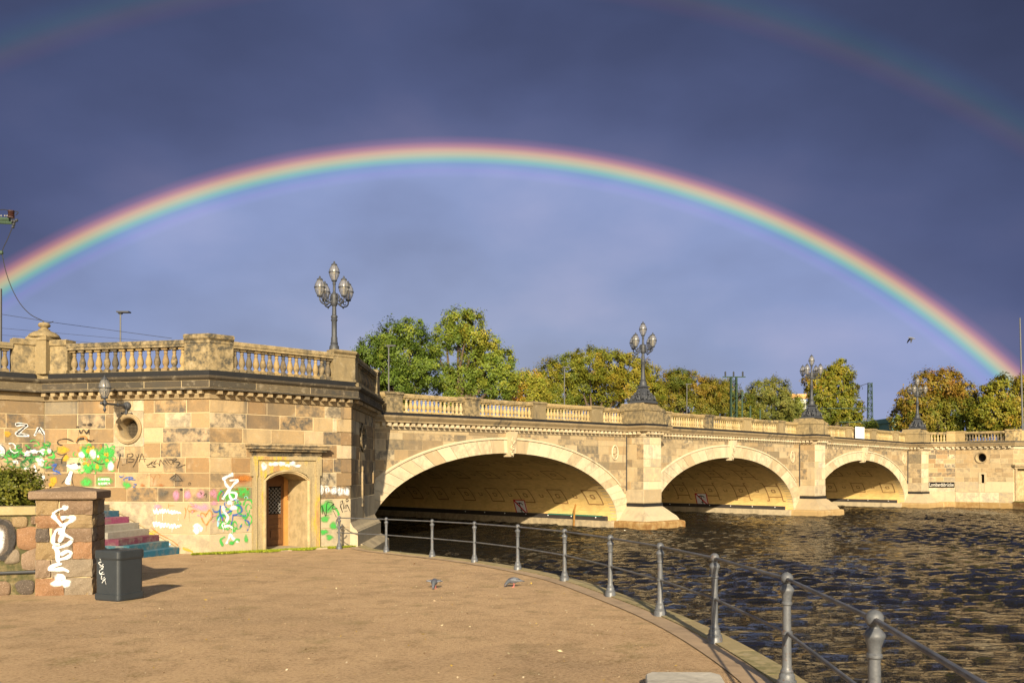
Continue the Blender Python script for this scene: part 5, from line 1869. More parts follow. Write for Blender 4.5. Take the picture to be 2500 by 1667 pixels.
# tall pole at the right edge
a = at(2490, 776, 74); b = at(2497, 1045, 74); b.z = 4.58; b.x = a.x + .28
tag(MB().tube([b, a], [.085, .055], 8).part('flag_pole', M['dkgrey']), 'tall thin steel pole at the right edge behind the parapet', 'pole')
# ------------------------------------------------------------------ foliage
def quads_mesh(name, C, Nn, size, col, aspect=.62, bend=0.0):
    """one rhombic leaf per row of C"""
    n = len(C)
    Nn = Nn / np.linalg.norm(Nn, axis=1)[:, None]
    r = RNG.normal(size=(n, 3)); U = np.cross(Nn, r); U /= np.linalg.norm(U, axis=1)[:, None]
    V = np.cross(Nn, U)
    s = size[:, None]
    v = np.empty((n, 4, 3))
    v[:, 0] = C - U * s; v[:, 1] = C - V * s * aspect + U * s * .1; v[:, 2] = C + U * s; v[:, 3] = C + V * s * aspect + U * s * .1
    me = bpy.data.meshes.new(name)
    me.vertices.add(4 * n); me.vertices.foreach_set('co', v.reshape(-1))
    me.loops.add(4 * n); me.loops.foreach_set('vertex_index', np.arange(4 * n, dtype=np.int32))
    me.polygons.add(n); me.polygons.foreach_set('loop_start', np.arange(0, 4 * n, 4, dtype=np.int32))
    me.update(calc_edges=True)
    a = me.attributes.new('leafcol', 'FLOAT_COLOR', 'POINT')
    c4 = np.ones((n, 4, 4)); c4[:, :, :3] = col[:, None, :]
    a.data.foreach_set('color', c4.reshape(-1))
    return me


def blob_leaves(blobs, per, leaf, pal, clump=.30, seed=1, jit=.13):
    """leaf clumps over the outside of a set of overlapping balls; per = leaves per square metre of surface"""
    g = np.random.default_rng(seed)
    Cs, Ns, Ss, Ks = [], [], [], []
    pal = np.array(pal)
    for c, r, tint in blobs:
        c = np.array(c)
        nc = max(8, int(4 * math.pi * r * r / (clump * clump) * .42))
        d = g.normal(size=(nc, 3)); d /= np.linalg.norm(d, axis=1)[:, None]
        rad = r * g.uniform(.70, 1.06, nc) * (1 + .10 * np.sin(d[:, 0] * 5 + r) * np.cos(d[:, 2] * 6))
        cc = c + d * rad[:, None]
        inside = np.zeros(nc, bool)                      # drop clumps buried deep in a neighbour
        for c2, r2, _ in blobs:
            inside |= (np.linalg.norm(cc - np.array(c2), axis=1) < r2 * .62)
        cc, d = cc[~inside], d[~inside]
        nl = max(3, int(per * 4 * math.pi * r * r / max(nc, 1)))
        cs = clump * g.uniform(.6, 1.25, len(cc))
        pos = np.repeat(cc, nl, 0) + g.normal(size=(len(cc) * nl, 3)) * np.repeat(cs, nl)[:, None] * .55
        nn = np.repeat(d + g.normal(size=d.shape) * .25, nl, 0) * 1.1 + g.normal(size=(len(pos), 3)) * .34 + np.array([0, -.1, .25])
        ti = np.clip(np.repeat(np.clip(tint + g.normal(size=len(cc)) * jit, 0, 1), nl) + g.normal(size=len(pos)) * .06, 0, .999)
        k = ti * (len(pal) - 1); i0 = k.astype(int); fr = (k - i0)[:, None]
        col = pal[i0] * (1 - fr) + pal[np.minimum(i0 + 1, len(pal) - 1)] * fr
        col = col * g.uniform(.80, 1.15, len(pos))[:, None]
        Cs.append(pos); Ns.append(nn); Ss.append(leaf * g.uniform(.65, 1.3, len(pos))); Ks.append(col)
    return np.concatenate(Cs), np.concatenate(Ns), np.concatenate(Ss), np.concatenate(Ks)


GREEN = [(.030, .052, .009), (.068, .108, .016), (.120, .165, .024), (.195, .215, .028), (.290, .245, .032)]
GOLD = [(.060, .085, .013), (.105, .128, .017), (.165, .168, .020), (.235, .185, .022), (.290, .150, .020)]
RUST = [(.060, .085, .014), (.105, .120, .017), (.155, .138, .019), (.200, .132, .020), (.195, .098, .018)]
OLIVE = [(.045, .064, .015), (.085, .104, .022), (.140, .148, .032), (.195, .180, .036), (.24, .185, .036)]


def tree(label, Y, blobs, trunk_x, pal, seed, leaf=.088, per=185, base=4.6, tints=None, group='trees behind the bridge', spread=1.0, limb=True):
    g = random.Random(seed)
    B = []
    for i, b in enumerate(blobs):
        x, y, r = b[:3]; ti = b[3] if len(b) > 3 else .45
        rr = r * Y / FPX
        dy = g.uniform(-1, 1) * rr * .9 * spread
        p = at(x, y, Y + dy)
        B.append((tuple(p), rr * 1.12, ti))
    root = Vector((q(trunk_x) * Y, Y, base))
    t = thing('tree', label, 'tree', root, group)
    # trunk and limbs reaching into the clumps
    top = sum((Vector(b[0]) for b in B), Vector()) / len(B)
    H_ = max(b[0][2] for b in B) - base
    mb = MB(); r0 = .035 * H_ + .05
    fork = root + Vector((0, 0, H_ * .28)); fork.x += (top.x - root.x) * .2
    mb.tube([root, root.lerp(fork, .5) + Vector((g.uniform(-.1, .1), 0, 0)), fork], [r0 * 1.25, r0, r0 * .85], 8)
    for c, r, _ in B:
        c = Vector(c); m = fork.lerp(c, .5) + Vector((g.uniform(-.4, .4), g.uniform(-.4, .4), .25))
        mb.tube(smooth_pts([fork - Vector((0, 0, .2)), m, c + Vector((0, 0, r * .45))], 3), [r0 * (.5 - .42 * k / 6) for k in range(7)], 5)
    mb.part('trunk', M['bark'], t)
    C, Nn, S, K = blob_leaves(B, per, leaf, pal, seed=seed, clump=.34)
    C = C - np.array(root)
    me = quads_mesh('crown', C, Nn, S, K)
    link('crown', me, M['leaf'], t, root)


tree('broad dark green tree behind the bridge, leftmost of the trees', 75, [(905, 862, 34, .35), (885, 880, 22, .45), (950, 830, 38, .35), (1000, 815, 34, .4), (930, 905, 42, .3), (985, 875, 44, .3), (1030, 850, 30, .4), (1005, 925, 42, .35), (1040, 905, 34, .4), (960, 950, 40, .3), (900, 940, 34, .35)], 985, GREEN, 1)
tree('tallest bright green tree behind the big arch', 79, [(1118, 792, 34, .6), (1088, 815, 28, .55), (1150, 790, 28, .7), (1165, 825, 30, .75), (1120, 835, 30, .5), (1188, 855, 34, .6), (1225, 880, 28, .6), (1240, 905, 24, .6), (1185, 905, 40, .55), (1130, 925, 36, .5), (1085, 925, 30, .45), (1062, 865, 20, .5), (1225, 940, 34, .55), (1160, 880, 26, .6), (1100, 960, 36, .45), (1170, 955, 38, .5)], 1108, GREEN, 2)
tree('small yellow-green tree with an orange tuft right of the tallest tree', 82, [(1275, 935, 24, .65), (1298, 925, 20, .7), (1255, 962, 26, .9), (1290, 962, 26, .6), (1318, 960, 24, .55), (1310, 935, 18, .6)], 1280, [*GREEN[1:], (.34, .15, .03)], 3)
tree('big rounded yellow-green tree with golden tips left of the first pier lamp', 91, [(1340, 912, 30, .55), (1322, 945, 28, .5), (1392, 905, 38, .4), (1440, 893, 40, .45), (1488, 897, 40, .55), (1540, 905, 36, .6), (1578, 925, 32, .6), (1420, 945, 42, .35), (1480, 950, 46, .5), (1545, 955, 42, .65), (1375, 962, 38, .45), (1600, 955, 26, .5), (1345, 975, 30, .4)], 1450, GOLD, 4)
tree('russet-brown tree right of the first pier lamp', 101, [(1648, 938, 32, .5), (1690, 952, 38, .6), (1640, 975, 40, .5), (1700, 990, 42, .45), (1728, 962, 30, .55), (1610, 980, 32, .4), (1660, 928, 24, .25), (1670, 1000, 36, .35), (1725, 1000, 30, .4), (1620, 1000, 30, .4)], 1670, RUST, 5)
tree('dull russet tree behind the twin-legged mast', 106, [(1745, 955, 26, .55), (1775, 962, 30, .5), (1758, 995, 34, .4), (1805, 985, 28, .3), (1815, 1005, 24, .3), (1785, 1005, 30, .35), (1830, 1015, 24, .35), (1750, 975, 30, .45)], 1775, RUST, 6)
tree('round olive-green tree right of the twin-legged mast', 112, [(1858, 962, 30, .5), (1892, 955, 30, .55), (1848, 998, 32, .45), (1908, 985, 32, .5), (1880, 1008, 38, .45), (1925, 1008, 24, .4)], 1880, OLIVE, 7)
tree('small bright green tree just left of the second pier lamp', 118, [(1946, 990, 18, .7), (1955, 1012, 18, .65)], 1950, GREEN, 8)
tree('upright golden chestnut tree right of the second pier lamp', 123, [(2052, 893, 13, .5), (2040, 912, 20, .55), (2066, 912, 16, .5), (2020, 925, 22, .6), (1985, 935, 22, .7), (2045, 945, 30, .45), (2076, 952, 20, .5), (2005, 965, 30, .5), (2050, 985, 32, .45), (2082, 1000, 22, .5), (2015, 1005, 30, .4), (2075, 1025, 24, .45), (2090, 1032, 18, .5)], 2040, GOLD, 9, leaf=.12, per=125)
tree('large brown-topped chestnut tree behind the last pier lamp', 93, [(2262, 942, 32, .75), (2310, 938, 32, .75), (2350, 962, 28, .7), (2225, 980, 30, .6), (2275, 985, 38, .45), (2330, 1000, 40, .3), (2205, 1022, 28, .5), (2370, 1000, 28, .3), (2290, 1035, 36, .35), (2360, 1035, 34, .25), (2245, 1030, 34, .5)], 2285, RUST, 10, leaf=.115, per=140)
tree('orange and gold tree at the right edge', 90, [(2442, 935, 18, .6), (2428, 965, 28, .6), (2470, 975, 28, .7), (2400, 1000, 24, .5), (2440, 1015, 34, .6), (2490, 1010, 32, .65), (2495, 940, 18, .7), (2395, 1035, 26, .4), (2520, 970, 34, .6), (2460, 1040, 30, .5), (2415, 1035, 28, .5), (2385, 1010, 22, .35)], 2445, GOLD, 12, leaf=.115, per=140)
tree('little green shrub at the foot of the lattice mast', 104, [(2116, 1040, 10, .6), (2128, 1038, 11, .6)], 2122, GREEN, 13, limb=False)
# slices of buildings glimpsed between the crowns
for x0, x1, y0, y1, Y, c, lb in ((1930, 1968, 962, 969, 150, (.55, .30, .12), 'ochre roofed building glimpsed behind the second pier lamp'), (2178, 2192, 1020, 1050, 140, (.10, .20, .17), 'pale green building glimpsed left of the last pier lamp')):
    a, b = at(x0, y1, Y), at(x1, y0, Y)
    bd = thing('far_building', lb, 'building', (a.x, Y + 4, 4.6))
    mb = MB(); mb.box(((a.x + b.x) / 2, Y + 4, (4.6 + b.z) / 2 - .3), (b.x - a.x, 8, b.z - 4.6 - .6)); mb.part('wall', plain('facade', (.55, .55, .52) if c[0] > .5 else c, .8), bd)
    mb = MB(); mb.box(((a.x + b.x) / 2, Y + 4, b.z - .35), (b.x - a.x + .5, 8.6, .7)); mb.part('roof', plain('roof_colour', c, .8), bd)

# hedge behind the boulder wall
def hedge():
    g = random.Random(5); B = []
    for k in range(26):
        x = g.uniform(-60, 104); y = 1150 + max(0, (x - 40)) * .9 * g.uniform(.5, 1) + g.uniform(0, 70)
        Y = 15.6 + g.uniform(-.15, 1.0); rr = g.uniform(.24, .34)
        p = at(x, min(max(y + 18, 1186), 1232), Y)
        B.append((tuple(p), rr, g.uniform(.2, .6)))
    base = at(20, 1240, 16.0); base.z = 2.15
    t = thing('hedge', 'clipped dark green hedge behind the boulder wall at the left edge', 'hedge', base)
    C, Nn, S, K = blob_leaves(B, 900, .030, [(.040, .052, .008), (.085, .095, .014), (.150, .145, .020), (.21, .17, .026)], clump=.10, seed=3)
    me = quads_mesh('foliage', C - np.array(base), Nn, S, K)
    link('foliage', me, M['leaf'], t, base)
    mb = MB()
    for c, r, _ in B[:14]:
        mb.tube([(c[0], c[1], 2.1), c], .02, 5)
    mb.part('stems', M['bark'], t)


hedge()


def grass():
    g = RNG; n = 14000
    t = g.uniform(-.55, F2.L + .2, n); o = np.abs(g.normal(0, .26, n)) + .03
    keep = (o < .14 + .50 * np.clip(np.sin((t + .6) / 5.2 * math.pi), 0, 1) * (.6 + .4 * np.sin(t * 5)))
    t, o = t[keep], o[keep]
    P_ = np.array([F2.pt(a, b, 0) for a, b in zip(t, o)]); P_[:, 2] = 1.293 - .0259 * P_[:, 1] + .03
    nn = g.normal(size=(len(t), 3)); nn[:, 2] *= .3
    col = np.array([(.26, .30, .025)]) * g.uniform(.5, 1.25, (len(t), 1)) * np.array([[1, 1, 1]])
    me = quads_mesh('grass', P_ - np.array((-6.5, 26, .6)), nn, g.uniform(.025, .055, len(t)), col, .3)
    o = link('grass_strip', me, M['leaf'], None, (-6.5, 26, .6)); struct(o, 'stuff')
    tag(o, 'strip of bright green grass at the foot of the graffiti wall', 'grass')
    # specks on the gravel: fallen leaves and pale chips
    n = 2600
    Y = g.uniform(4.5, 26, n); X = np.array([g.uniform(-.47 * y - .5, min(1.6, .3 * y)) for y in Y])
    ok = np.ones(n, bool)
    for i in range(n):
        for e in range(len(EDGE) - 1):
            if EDGE[e][1] <= Y[i] <= EDGE[e + 1][1] and X[i] > EDGE[e][0] - .8: ok[i] = False
        if Y[i] > 14 and X[i] < -4.8 - (Y[i] - 24) * 1.0 and Y[i] > 23: ok[i] = False
    X, Y = X[ok], Y[ok]
    P_ = np.stack([X, Y, 1.293 - .0259 * Y + .008], 1)
    nn = g.normal(size=(len(X), 3)) * .35 + np.array([0, 0, 1])
    pal = np.array([(.62, .52, .36), (.50, .34, .06), (.16, .09, .04), (.56, .42, .26), (.60, .50, .30)])
    col = pal[g.integers(0, 5, len(X))]
    me = quads_mesh('specks', P_ - np.array((0, 12, 1)), nn, g.uniform(.005, .016, len(X)) * np.where(g.random(len(X)) > .96, 2.2, 1), col, .6)
    o = link('gravel_specks', me, M['leaf'], None, (0, 12, 1)); struct(o, 'stuff')
    tag(o, 'pale stone chips and fallen leaves scattered over the gravel', 'gravel')


grass()

# ------------------------------------------------------------------ birds
def loft(spine, seg=10, up=Vector((0, 0, 1))):
    """closed body from (centre, half width, half height) rings"""
    mb = MB(); n = len(spine)
    cs = [Vector(s[0]) for s in spine]
    for i, (c, w, h) in enumerate(spine):
        d = (cs[min(i + 1, n - 1)] - cs[max(i - 1, 0)]).normalized(); s = d.cross(up).normalized(); u = s.cross(d).normalized()
        for k in range(seg):
            a = 2 * math.pi * k / seg; mb.v.append(cs[i] + s * w * math.cos(a) + u * h * math.sin(a))
    for i in range(n - 1):
        mb.f += [(i * seg + k, i * seg + (k + 1) % seg, (i + 1) * seg + (k + 1) % seg, (i + 1) * seg + k) for k in range(seg)]
    mb.f.append(tuple(range(seg))[::-1]); mb.f.append(tuple(range((n - 1) * seg, n * seg)))
    return mb


def mat_pigeon():
    b = NB('pigeon_plumage'); co = b.coord('Object')
    sp = b.n('SeparateXYZ'); b.l(co, sp.inputs[0])
    n = b.noise(co, 30, 3)
    c = b.ramp(b.rng(sp.outputs['X'], -.20, .17), [(0, (.03, .031, .036)), (.10, (.11, .115, .13)), (.55, (.115, .125, .145)), (.72, (.06, .06, .08)), (.85, (.065, .075, .085)), (1, (.08, .085, .10))])
    c = b.mix(b.mul(b.rng(n, .4, .7), .4), c, (.05, .05, .06))
    return b.done(c, .6, .3)


M['pigeon'] = mat_pigeon(); M['wingg'] = plain('pigeon_wing', (.14, .15, .17), .6, .3, nz=.3, sc=40); M['bar'] = plain('dark_wing_bar', (.035, .035, .042), .6); M['pinkleg'] = plain('pink_leg', (.45, .14, .12), .6)


def pigeon(x, Y, rz, label, spread):
    P_ = Vector((q(x) * Y, Y, gz(Y)))
    t = thing('pigeon', label, 'pigeon', P_, 'pigeons on the gravel')
    body = loft([((-.185, 0, .105), .018, .006), ((-.13, 0, .115), .032, .014), ((-.07, 0, .128), .050, .038), ((-.01, 0, .128), .062, .055), ((.05, 0, .120), .060, .055), ((.09, 0, .110), .045, .042),
                 ((.12, 0, .090), .030, .030), ((.14, 0, .066), .026, .027), ((.155, 0, .045), .024, .024), ((.165, 0, .028), .014, .014), ((.172, 0, .016), .005, .005)], 10)
    M_ = Matrix.Rotation(rz, 3, 'Z')
    bo = mk('body', body.v, body.f, True)
    o = link('body', bo, M['pigeon'], t, P_, rz)
    for s in (-1, 1):
        mb = MB(); e = spread
        pts = [(.06, .052 * s, .135), (.075, (.09 + .10 * e) * s, .15 + .02 * e), (.02, (.075 + .20 * e) * s, .14 + .01 * e), (-.08, (.05 + .13 * e) * s, .125), (-.15, (.02 + .03 * e) * s, .118), (-.05, .035 * s, .155)]
        mb.v = [M_ @ Vector(p) + P_ for p in pts] + [M_ @ (Vector(p) - Vector((0, .002 * s, .014))) + P_ for p in pts]
        mb.f = [tuple(range(6)), tuple(range(11, 5, -1))] + [(i, (i + 1) % 6, 6 + (i + 1) % 6, 6 + i) for i in range(6)]
        w = mb.part('wing', M['wingg'], t)
        mb = MB()
        for xx in (-.035, -.075):
            mb.tube([M_ @ Vector((xx, .040 * s, .152)) + P_, M_ @ Vector((xx - .02, (.06 + .1 * e) * s, .142)) + P_], .006, 4)
        mb.part('wing_bar', M['bar'], w)
        mb = MB(); mb.tube([M_ @ Vector((.01, .02 * s, .085)) + P_, M_ @ Vector((.0, .02 * s, .045)) + P_, M_ @ Vector((.008, .022 * s, .004)) + P_], .006, 5)
        for a in (-.5, 0, .5): mb.tube([M_ @ Vector((.008, .022 * s, .004)) + P_, M_ @ Vector((.008 + .028 * math.cos(a), .022 * s + .028 * math.sin(a), .003)) + P_], .004, 4)
        mb.part('leg', M['pinkleg'], t)
    mb = MB(); h = Vector((.158, 0, .038))
    for s in (-1, 1): mb.ball(M_ @ (h + Vector((0, .021 * s, .006))) + P_, .005, 6, 4)
    mb.part('eyes', M['gold_eye'], t)
    mb = MB(); mb.tube([M_ @ Vector((.165, 0, .026)) + P_, M_ @ Vector((.18, 0, .006)) + P_], [.008, .002], 5); mb.part('beak', M['bar'], t)


M['gold_eye'] = plain('orange_eye', (.5, .15, .02), .3)
pigeon(1061, 15.7, R(-95), 'grey pigeon with half-open wings facing the camera, left of the two', .38)
pigeon(1255, 15.95, R(186), 'dark grey pigeon seen from the side pecking the gravel, right of the two', .0)


def gull():
    P_ = at(2225, 826, 62)
    t = thing('flying_bird', 'small dark-winged bird flying in front of the grey sky inside the bow', 'bird', P_)
    b = loft([((-.24, 0, .06), .01, .008), ((-.16, 0, .05), .045, .04), ((-.04, 0, .03), .07, .065), ((.08, 0, .01), .06, .06), ((.17, 0, -.01), .035, .035), ((.22, 0, -.015), .032, .03), ((.26, 0, -.02), .012, .012), ((.31, 0, -.035), .004, .004)], 8)
    b.v = [v + P_ for v in b.v]
    b.part('body', M['wingg'], t, smooth=True)
    for s, dz in ((-1, 1), (1, .8)):
        pts = [(.04, .05 * s, .04), (-.10, .05 * s, .04), (-.17, .20 * s, -.12), (-.19, .28 * s, -.34), (-.15, .29 * s, -.36), (-.03, .22 * s, -.14)]
        mb = MB(); mb.v = [P_ + Vector((a, c, z * dz)) for a, c, z in pts] + [P_ + Vector((a, c + .012 * s, z * dz - .012)) for a, c, z in pts]
        mb.f = [tuple(range(6)), tuple(range(11, 5, -1))] + [(i, (i + 1) % 6, 6 + (i + 1) % 6, 6 + i) for i in range(6)]
        mb.part('wing', M['bar'], t)


gull()

# ------------------------------------------------------------------ graffiti
def stroke_mesh(fr, pts, w, lift, closed=False):
    p = smooth_pts([(a, b, 0) for a, b in pts], 5)
    n = len(p); v, f, uv = [], [], []
    for i in range(n):
        d = (p[min(i + 1, n - 1)] - p[max(i - 1, 0)]); d = d.normalized() if d.length > 1e-6 else Vector((1, 0, 0))
        m = Vector((-d.y, d.x, 0)) * w / 2 * (.86 + .22 * math.sin(i * .55 + p[0].x * 9 + p[0].y * 5)) * (1 if 0 < i < n - 1 else .55)
        for s, u in ((-1, 1), (0, 0), (1, 1)):
            a = p[i] + m * s; v.append(fr.pt(a.x, lift, a.y)); uv.append((i / n, u))
    for i in range(n - 1):
        for k in range(2): f.append((i * 3 + k, i * 3 + k + 1, i * 3 + k + 4, i * 3 + k + 3))
    return v, f, uv


def blob_mesh(fr, c, rx, rz, lift, rnd, n=18, rough=.18):
    v, f, uv = [fr.pt(c[0], lift, c[1])], [], [(0, 0)]
    ph = [rnd.uniform(0, 6) for _ in range(3)]
    for k in range(n):
        a = 2 * math.pi * k / n; r = 1 + rough * (math.sin(3 * a + ph[0]) * .5 + math.sin(5 * a + ph[1]) * .3 + math.sin(2 * a + ph[2]) * .4)
        v.append(fr.pt(c[0] + rx * r * math.cos(a), lift, c[1] + rz * r * math.sin(a))); uv.append((k / n, 1))
    f = [(0, 1 + k, 1 + (k + 1) % n) for k in range(n)]
    return v, f, uv


LIFT = [0.0, 0.0]


def graf(parent, crop, items, pick, name='graffiti', base=.011):
    """items: (colour, 's', width, points) strokes or (colour, 'b', cx, cy, rx, ry) fills, in pixels of an enlarged crop"""
    x0, y0, K = crop; rnd = random.Random(1)
    groups = {}
    LIFT[1] += .00004; LIFT[0] = LIFT[1]
    for it in items:
        col = it[0]
        LIFT[0] += .00012
        if it[1] == 's':
            mx = sum(p[0] for p in it[3]) / len(it[3]); fr = pick(x0 + mx / K); lift = base + LIFT[0]
            P_ = [fr.px(x0 + a / K, y0 + b / K) for a, b in it[3]]
            a, b = fr.px(x0 + mx / K, y0)[0], fr.px(x0 + (mx + it[2]) / K, y0)[0]
            t_, z_ = fr.px(x0 + mx / K, y0 + 100); zz = fr.px(x0 + mx / K, y0 + 100 + it[2] / K)[1]
            g = stroke_mesh(fr, P_, abs(zz - z_) * 1.15, lift)
        else:
            fr = pick(x0 + it[2] / K); lift = base + LIFT[0]
            c = fr.px(x0 + it[2] / K, y0 + it[3] / K); e = fr.px(x0 + (it[2] + it[4]) / K, y0 + (it[3] + it[5]) / K)
            g = blob_mesh(fr, c, abs(e[0] - c[0]) * 1.1, abs(e[1] - c[1]) * 1.1, lift, rnd)
        groups.setdefault(col, []).append(g)
    for col, gs in groups.items():
        v, f, uv = [], [], []
        for a, b, c in gs:
            n = len(v); v += a; f += [tuple(i + n for i in t) for t in b]; uv += c
        o = part(name, v, f, P[col], parent, fix=False)
        ul = o.data.uv_layers.new(name='UVMap')
        for lp in o.data.loops: ul.data[lp.index].uv = uv[lp.vertex_index]
        o['kind'] = 'stuff'
        o['label'] = '%s spray-painted lettering and scribble' % {'dgreen': 'dark green', 'lblue': 'pale blue', 'gold': 'ochre'}.get(col, col)


wallpick = lambda x: F0 if x < 111 else (F1 if x < 512 else F2)
G1 = (0, 1000, 6.533)
items = [('white', 's', 66, [(240, 240), (330, 232), (440, 245)]), ('white', 's', 66, [(440, 245), (340, 320), (250, 400)]), ('white', 's', 62, [(250, 400), (360, 402), (465, 415)]),
         ('white', 's', 58, [(548, 415), (590, 340), (625, 285)]), ('white', 's', 58, [(625, 285), (670, 350), (725, 425)]), ('white', 's', 50, [(580, 362), (690, 358)]),
         ('black', 's', 28, [(250, 235), (330, 230), (435, 243)]), ('black', 's', 34, [(430, 245), (340, 320), (258, 395)]), ('black', 's', 24, [(258, 398), (360, 396), (440, 400)]),
         ('black', 's', 22, [(560, 405), (600, 330), (625, 285)]), ('black', 's', 22, [(625, 285), (665, 350), (710, 420)]), ('black', 's', 18, [(585, 360), (680, 355)])]
rg = random.Random(77)
for k in range(34):          # dark green cloud on the left wall
    x, y = rg.uniform(170, 860), rg.uniform(530, 880)
    a0 = rg.uniform(0, 6); r_ = rg.uniform(40, 95)
    items.append((rg.choice(['green', 'dgreen', 'dgreen']), 's', rg.uniform(26, 44), [(x + r_ * math.cos(a0 + u), y + r_ * .7 * math.sin(a0 + u)) for u in (0, 1, 2, 3, 4)]))
for x, y, a, b in ((440, 690, 60, 50), (530, 660, 60, 45), (700, 655, 80, 45), (790, 650, 40, 50), (250, 830, 55, 40), (650, 870, 55, 40), (620, 790, 60, 60), (420, 935, 45, 25), (690, 1080, 45, 40), (30, 650, 55, 110)):
    items.append(('white', 'b', x, y, a, b))
for pts in ([(380, 700), (430, 640), (540, 620)], [(570, 640), (680, 620), (820, 630), (830, 700), (740, 730)], [(640, 690), (720, 670)], [(650, 720), (710, 715)], [(370, 810), (420, 780)], [(540, 860), (580, 960), (600, 1030)], [(15, 560), (75, 620), (70, 740), (0, 790)], [(0, 830), (40, 900)]):
    items.append(('black', 's', 14, pts))
items += [('white', 's', 34, [(545, 880), (560, 960), (585, 1020)]), ('gold', 'b', 1010, 640, 95, 68), ('gold', 'b', 1055, 770, 55, 60), ('gold', 'b', 860, 1120, 70, 60), ('gold', 'b', 830, 1190, 60, 40), ('gold', 'b', 115, 385, 62, 50),
          ('black', 's', 20, [(1010, 570), (930, 540), (945, 485), (1070, 465), (1180, 505)]), ('black', 's', 18, [(905, 690), (990, 720), (1070, 690)]), ('black', 's', 18, [(1070, 700), (1000, 770), (990, 860)]),
          ('black', 's', 40, [(1225, 530), (1270, 470), (1350, 455)]), ('black', 's', 30, [(1370, 460), (1450, 500), (1510, 480)]), ('orange', 's', 26, [(1215, 520), (1260, 435), (1370, 430), (1400, 520)]),
          ('black', 's', 26, [(1270, 320), (1300, 375), (1340, 315), (1385, 375), (1430, 305)]), ('black', 's', 26, [(1430, 310), (1425, 400)]), ('black', 's', 12, [(1260, 350), (1255, 430)]), ('black', 'b', 1245, 275, 24, 18), ('black', 'b', 1352, 240, 28, 24), ('black', 'b', 1440, 235, 42, 26),
          ('blue', 's', 40, [(830, 900), (900, 870), (860, 960), (960, 1000)]), ('blue', 's', 36, [(900, 960), (980, 1030)]), ('blue', 's', 30, [(850, 1010), (940, 1030)]),
          ('white', 's', 110, [(1150, 980), (1110, 1090), (1080, 1190)]), ('black', 's', 12, [(1110, 970), (1060, 1090), (985, 1180)]), ('black', 's', 12, [(1180, 990), (1150, 1100), (1190, 1240)]), ('white', 'b', 1200, 910, 100, 55), ('white', 'b', 1110, 895, 50, 28), ('black', 's', 12, [(1065, 890), (1150, 860), (1200, 850)]), ('black', 's', 12, [(1065, 895), (1120, 940)]), ('black', 'b', 1265, 865, 34, 22)]
for k in range(26):
    x, y = rg.uniform(20, 720), rg.uniform(520, 860); a0 = rg.uniform(0, 6); r_ = rg.uniform(30, 80)
    items.append((('green', 'green', 'dgreen', 'white', 'green')[k % 5], 's', rg.uniform(14, 30), [(x + r_ * math.cos(a0 + u), y + r_ * .6 * math.sin(a0 + u * 1.3)) for u in (0, 1, 2, 3)]))
for k in range(14):
    x, y = rg.uniform(200, 800), rg.uniform(600, 860); items.append(('black', 's', 10, [(x, y), (x + rg.uniform(-50, 50), y + rg.uniform(-30, 30)), (x + rg.uniform(-60, 60), y + rg.uniform(-40, 40))]))
graf(ab, G1, items, wallpick)
G2 = (200, 1040, 8.4)
items = []
for x, y, a, b in ((60, 560, 110, 150), (250, 560, 120, 160), (430, 560, 130, 150), (120, 850, 130, 120), (330, 830, 130, 120), (560, 760, 110, 140), (600, 560, 90, 120), (100, 1150, 130, 110), (450, 1130, 180, 110), (920, 1210, 90, 80)):
    items.append(('green', 'b', x, y, a, b))
for k in range(40):
    x, y = rg.uniform(-150, 640), rg.uniform(410, 950); a0 = rg.uniform(0, 6); r_ = rg.uniform(35, 80)
    items.append(('green', 's', rg.uniform(22, 36), [(x + r_ * math.cos(a0 + u), y + r_ * math.sin(a0 + u)) for u in (0, 1, 2, 3, 4)]))
for k in range(22):
    x, y = rg.uniform(-120, 560), rg.uniform(420, 930)
    items.append(('gold' if k % 3 else 'orange', 'b', x, y, rg.uniform(24, 48), rg.uniform(28, 60)))
for x, y, a, b in ((235, 570, 75, 100), (600, 820, 75, 100), (0, 590, 70, 70), (340, 620, 20, 28)): items.append(('white', 'b', x, y, a, b))
for pts in ([(60, 470), (110, 430)], [(70, 640), (130, 600)], [(250, 710), (370, 770), (480, 765)], [(190, 930), (240, 870)], [(340, 880), (420, 930)], [(400, 550), (460, 575)], [(510, 580), (540, 660)], [(195, 420), (215, 450)], [(260, 930), (320, 960)]): items.append(('black', 's', 18, pts))
for k in range(26):
    x = 350 + (k % 13) * 19; y = 1090 if k < 13 else 1175
    items.append(('white', 's', 13, [(x, y - 26), (x + rg.uniform(-14, 14), y), (x + rg.uniform(-8, 12), y + 26)]))
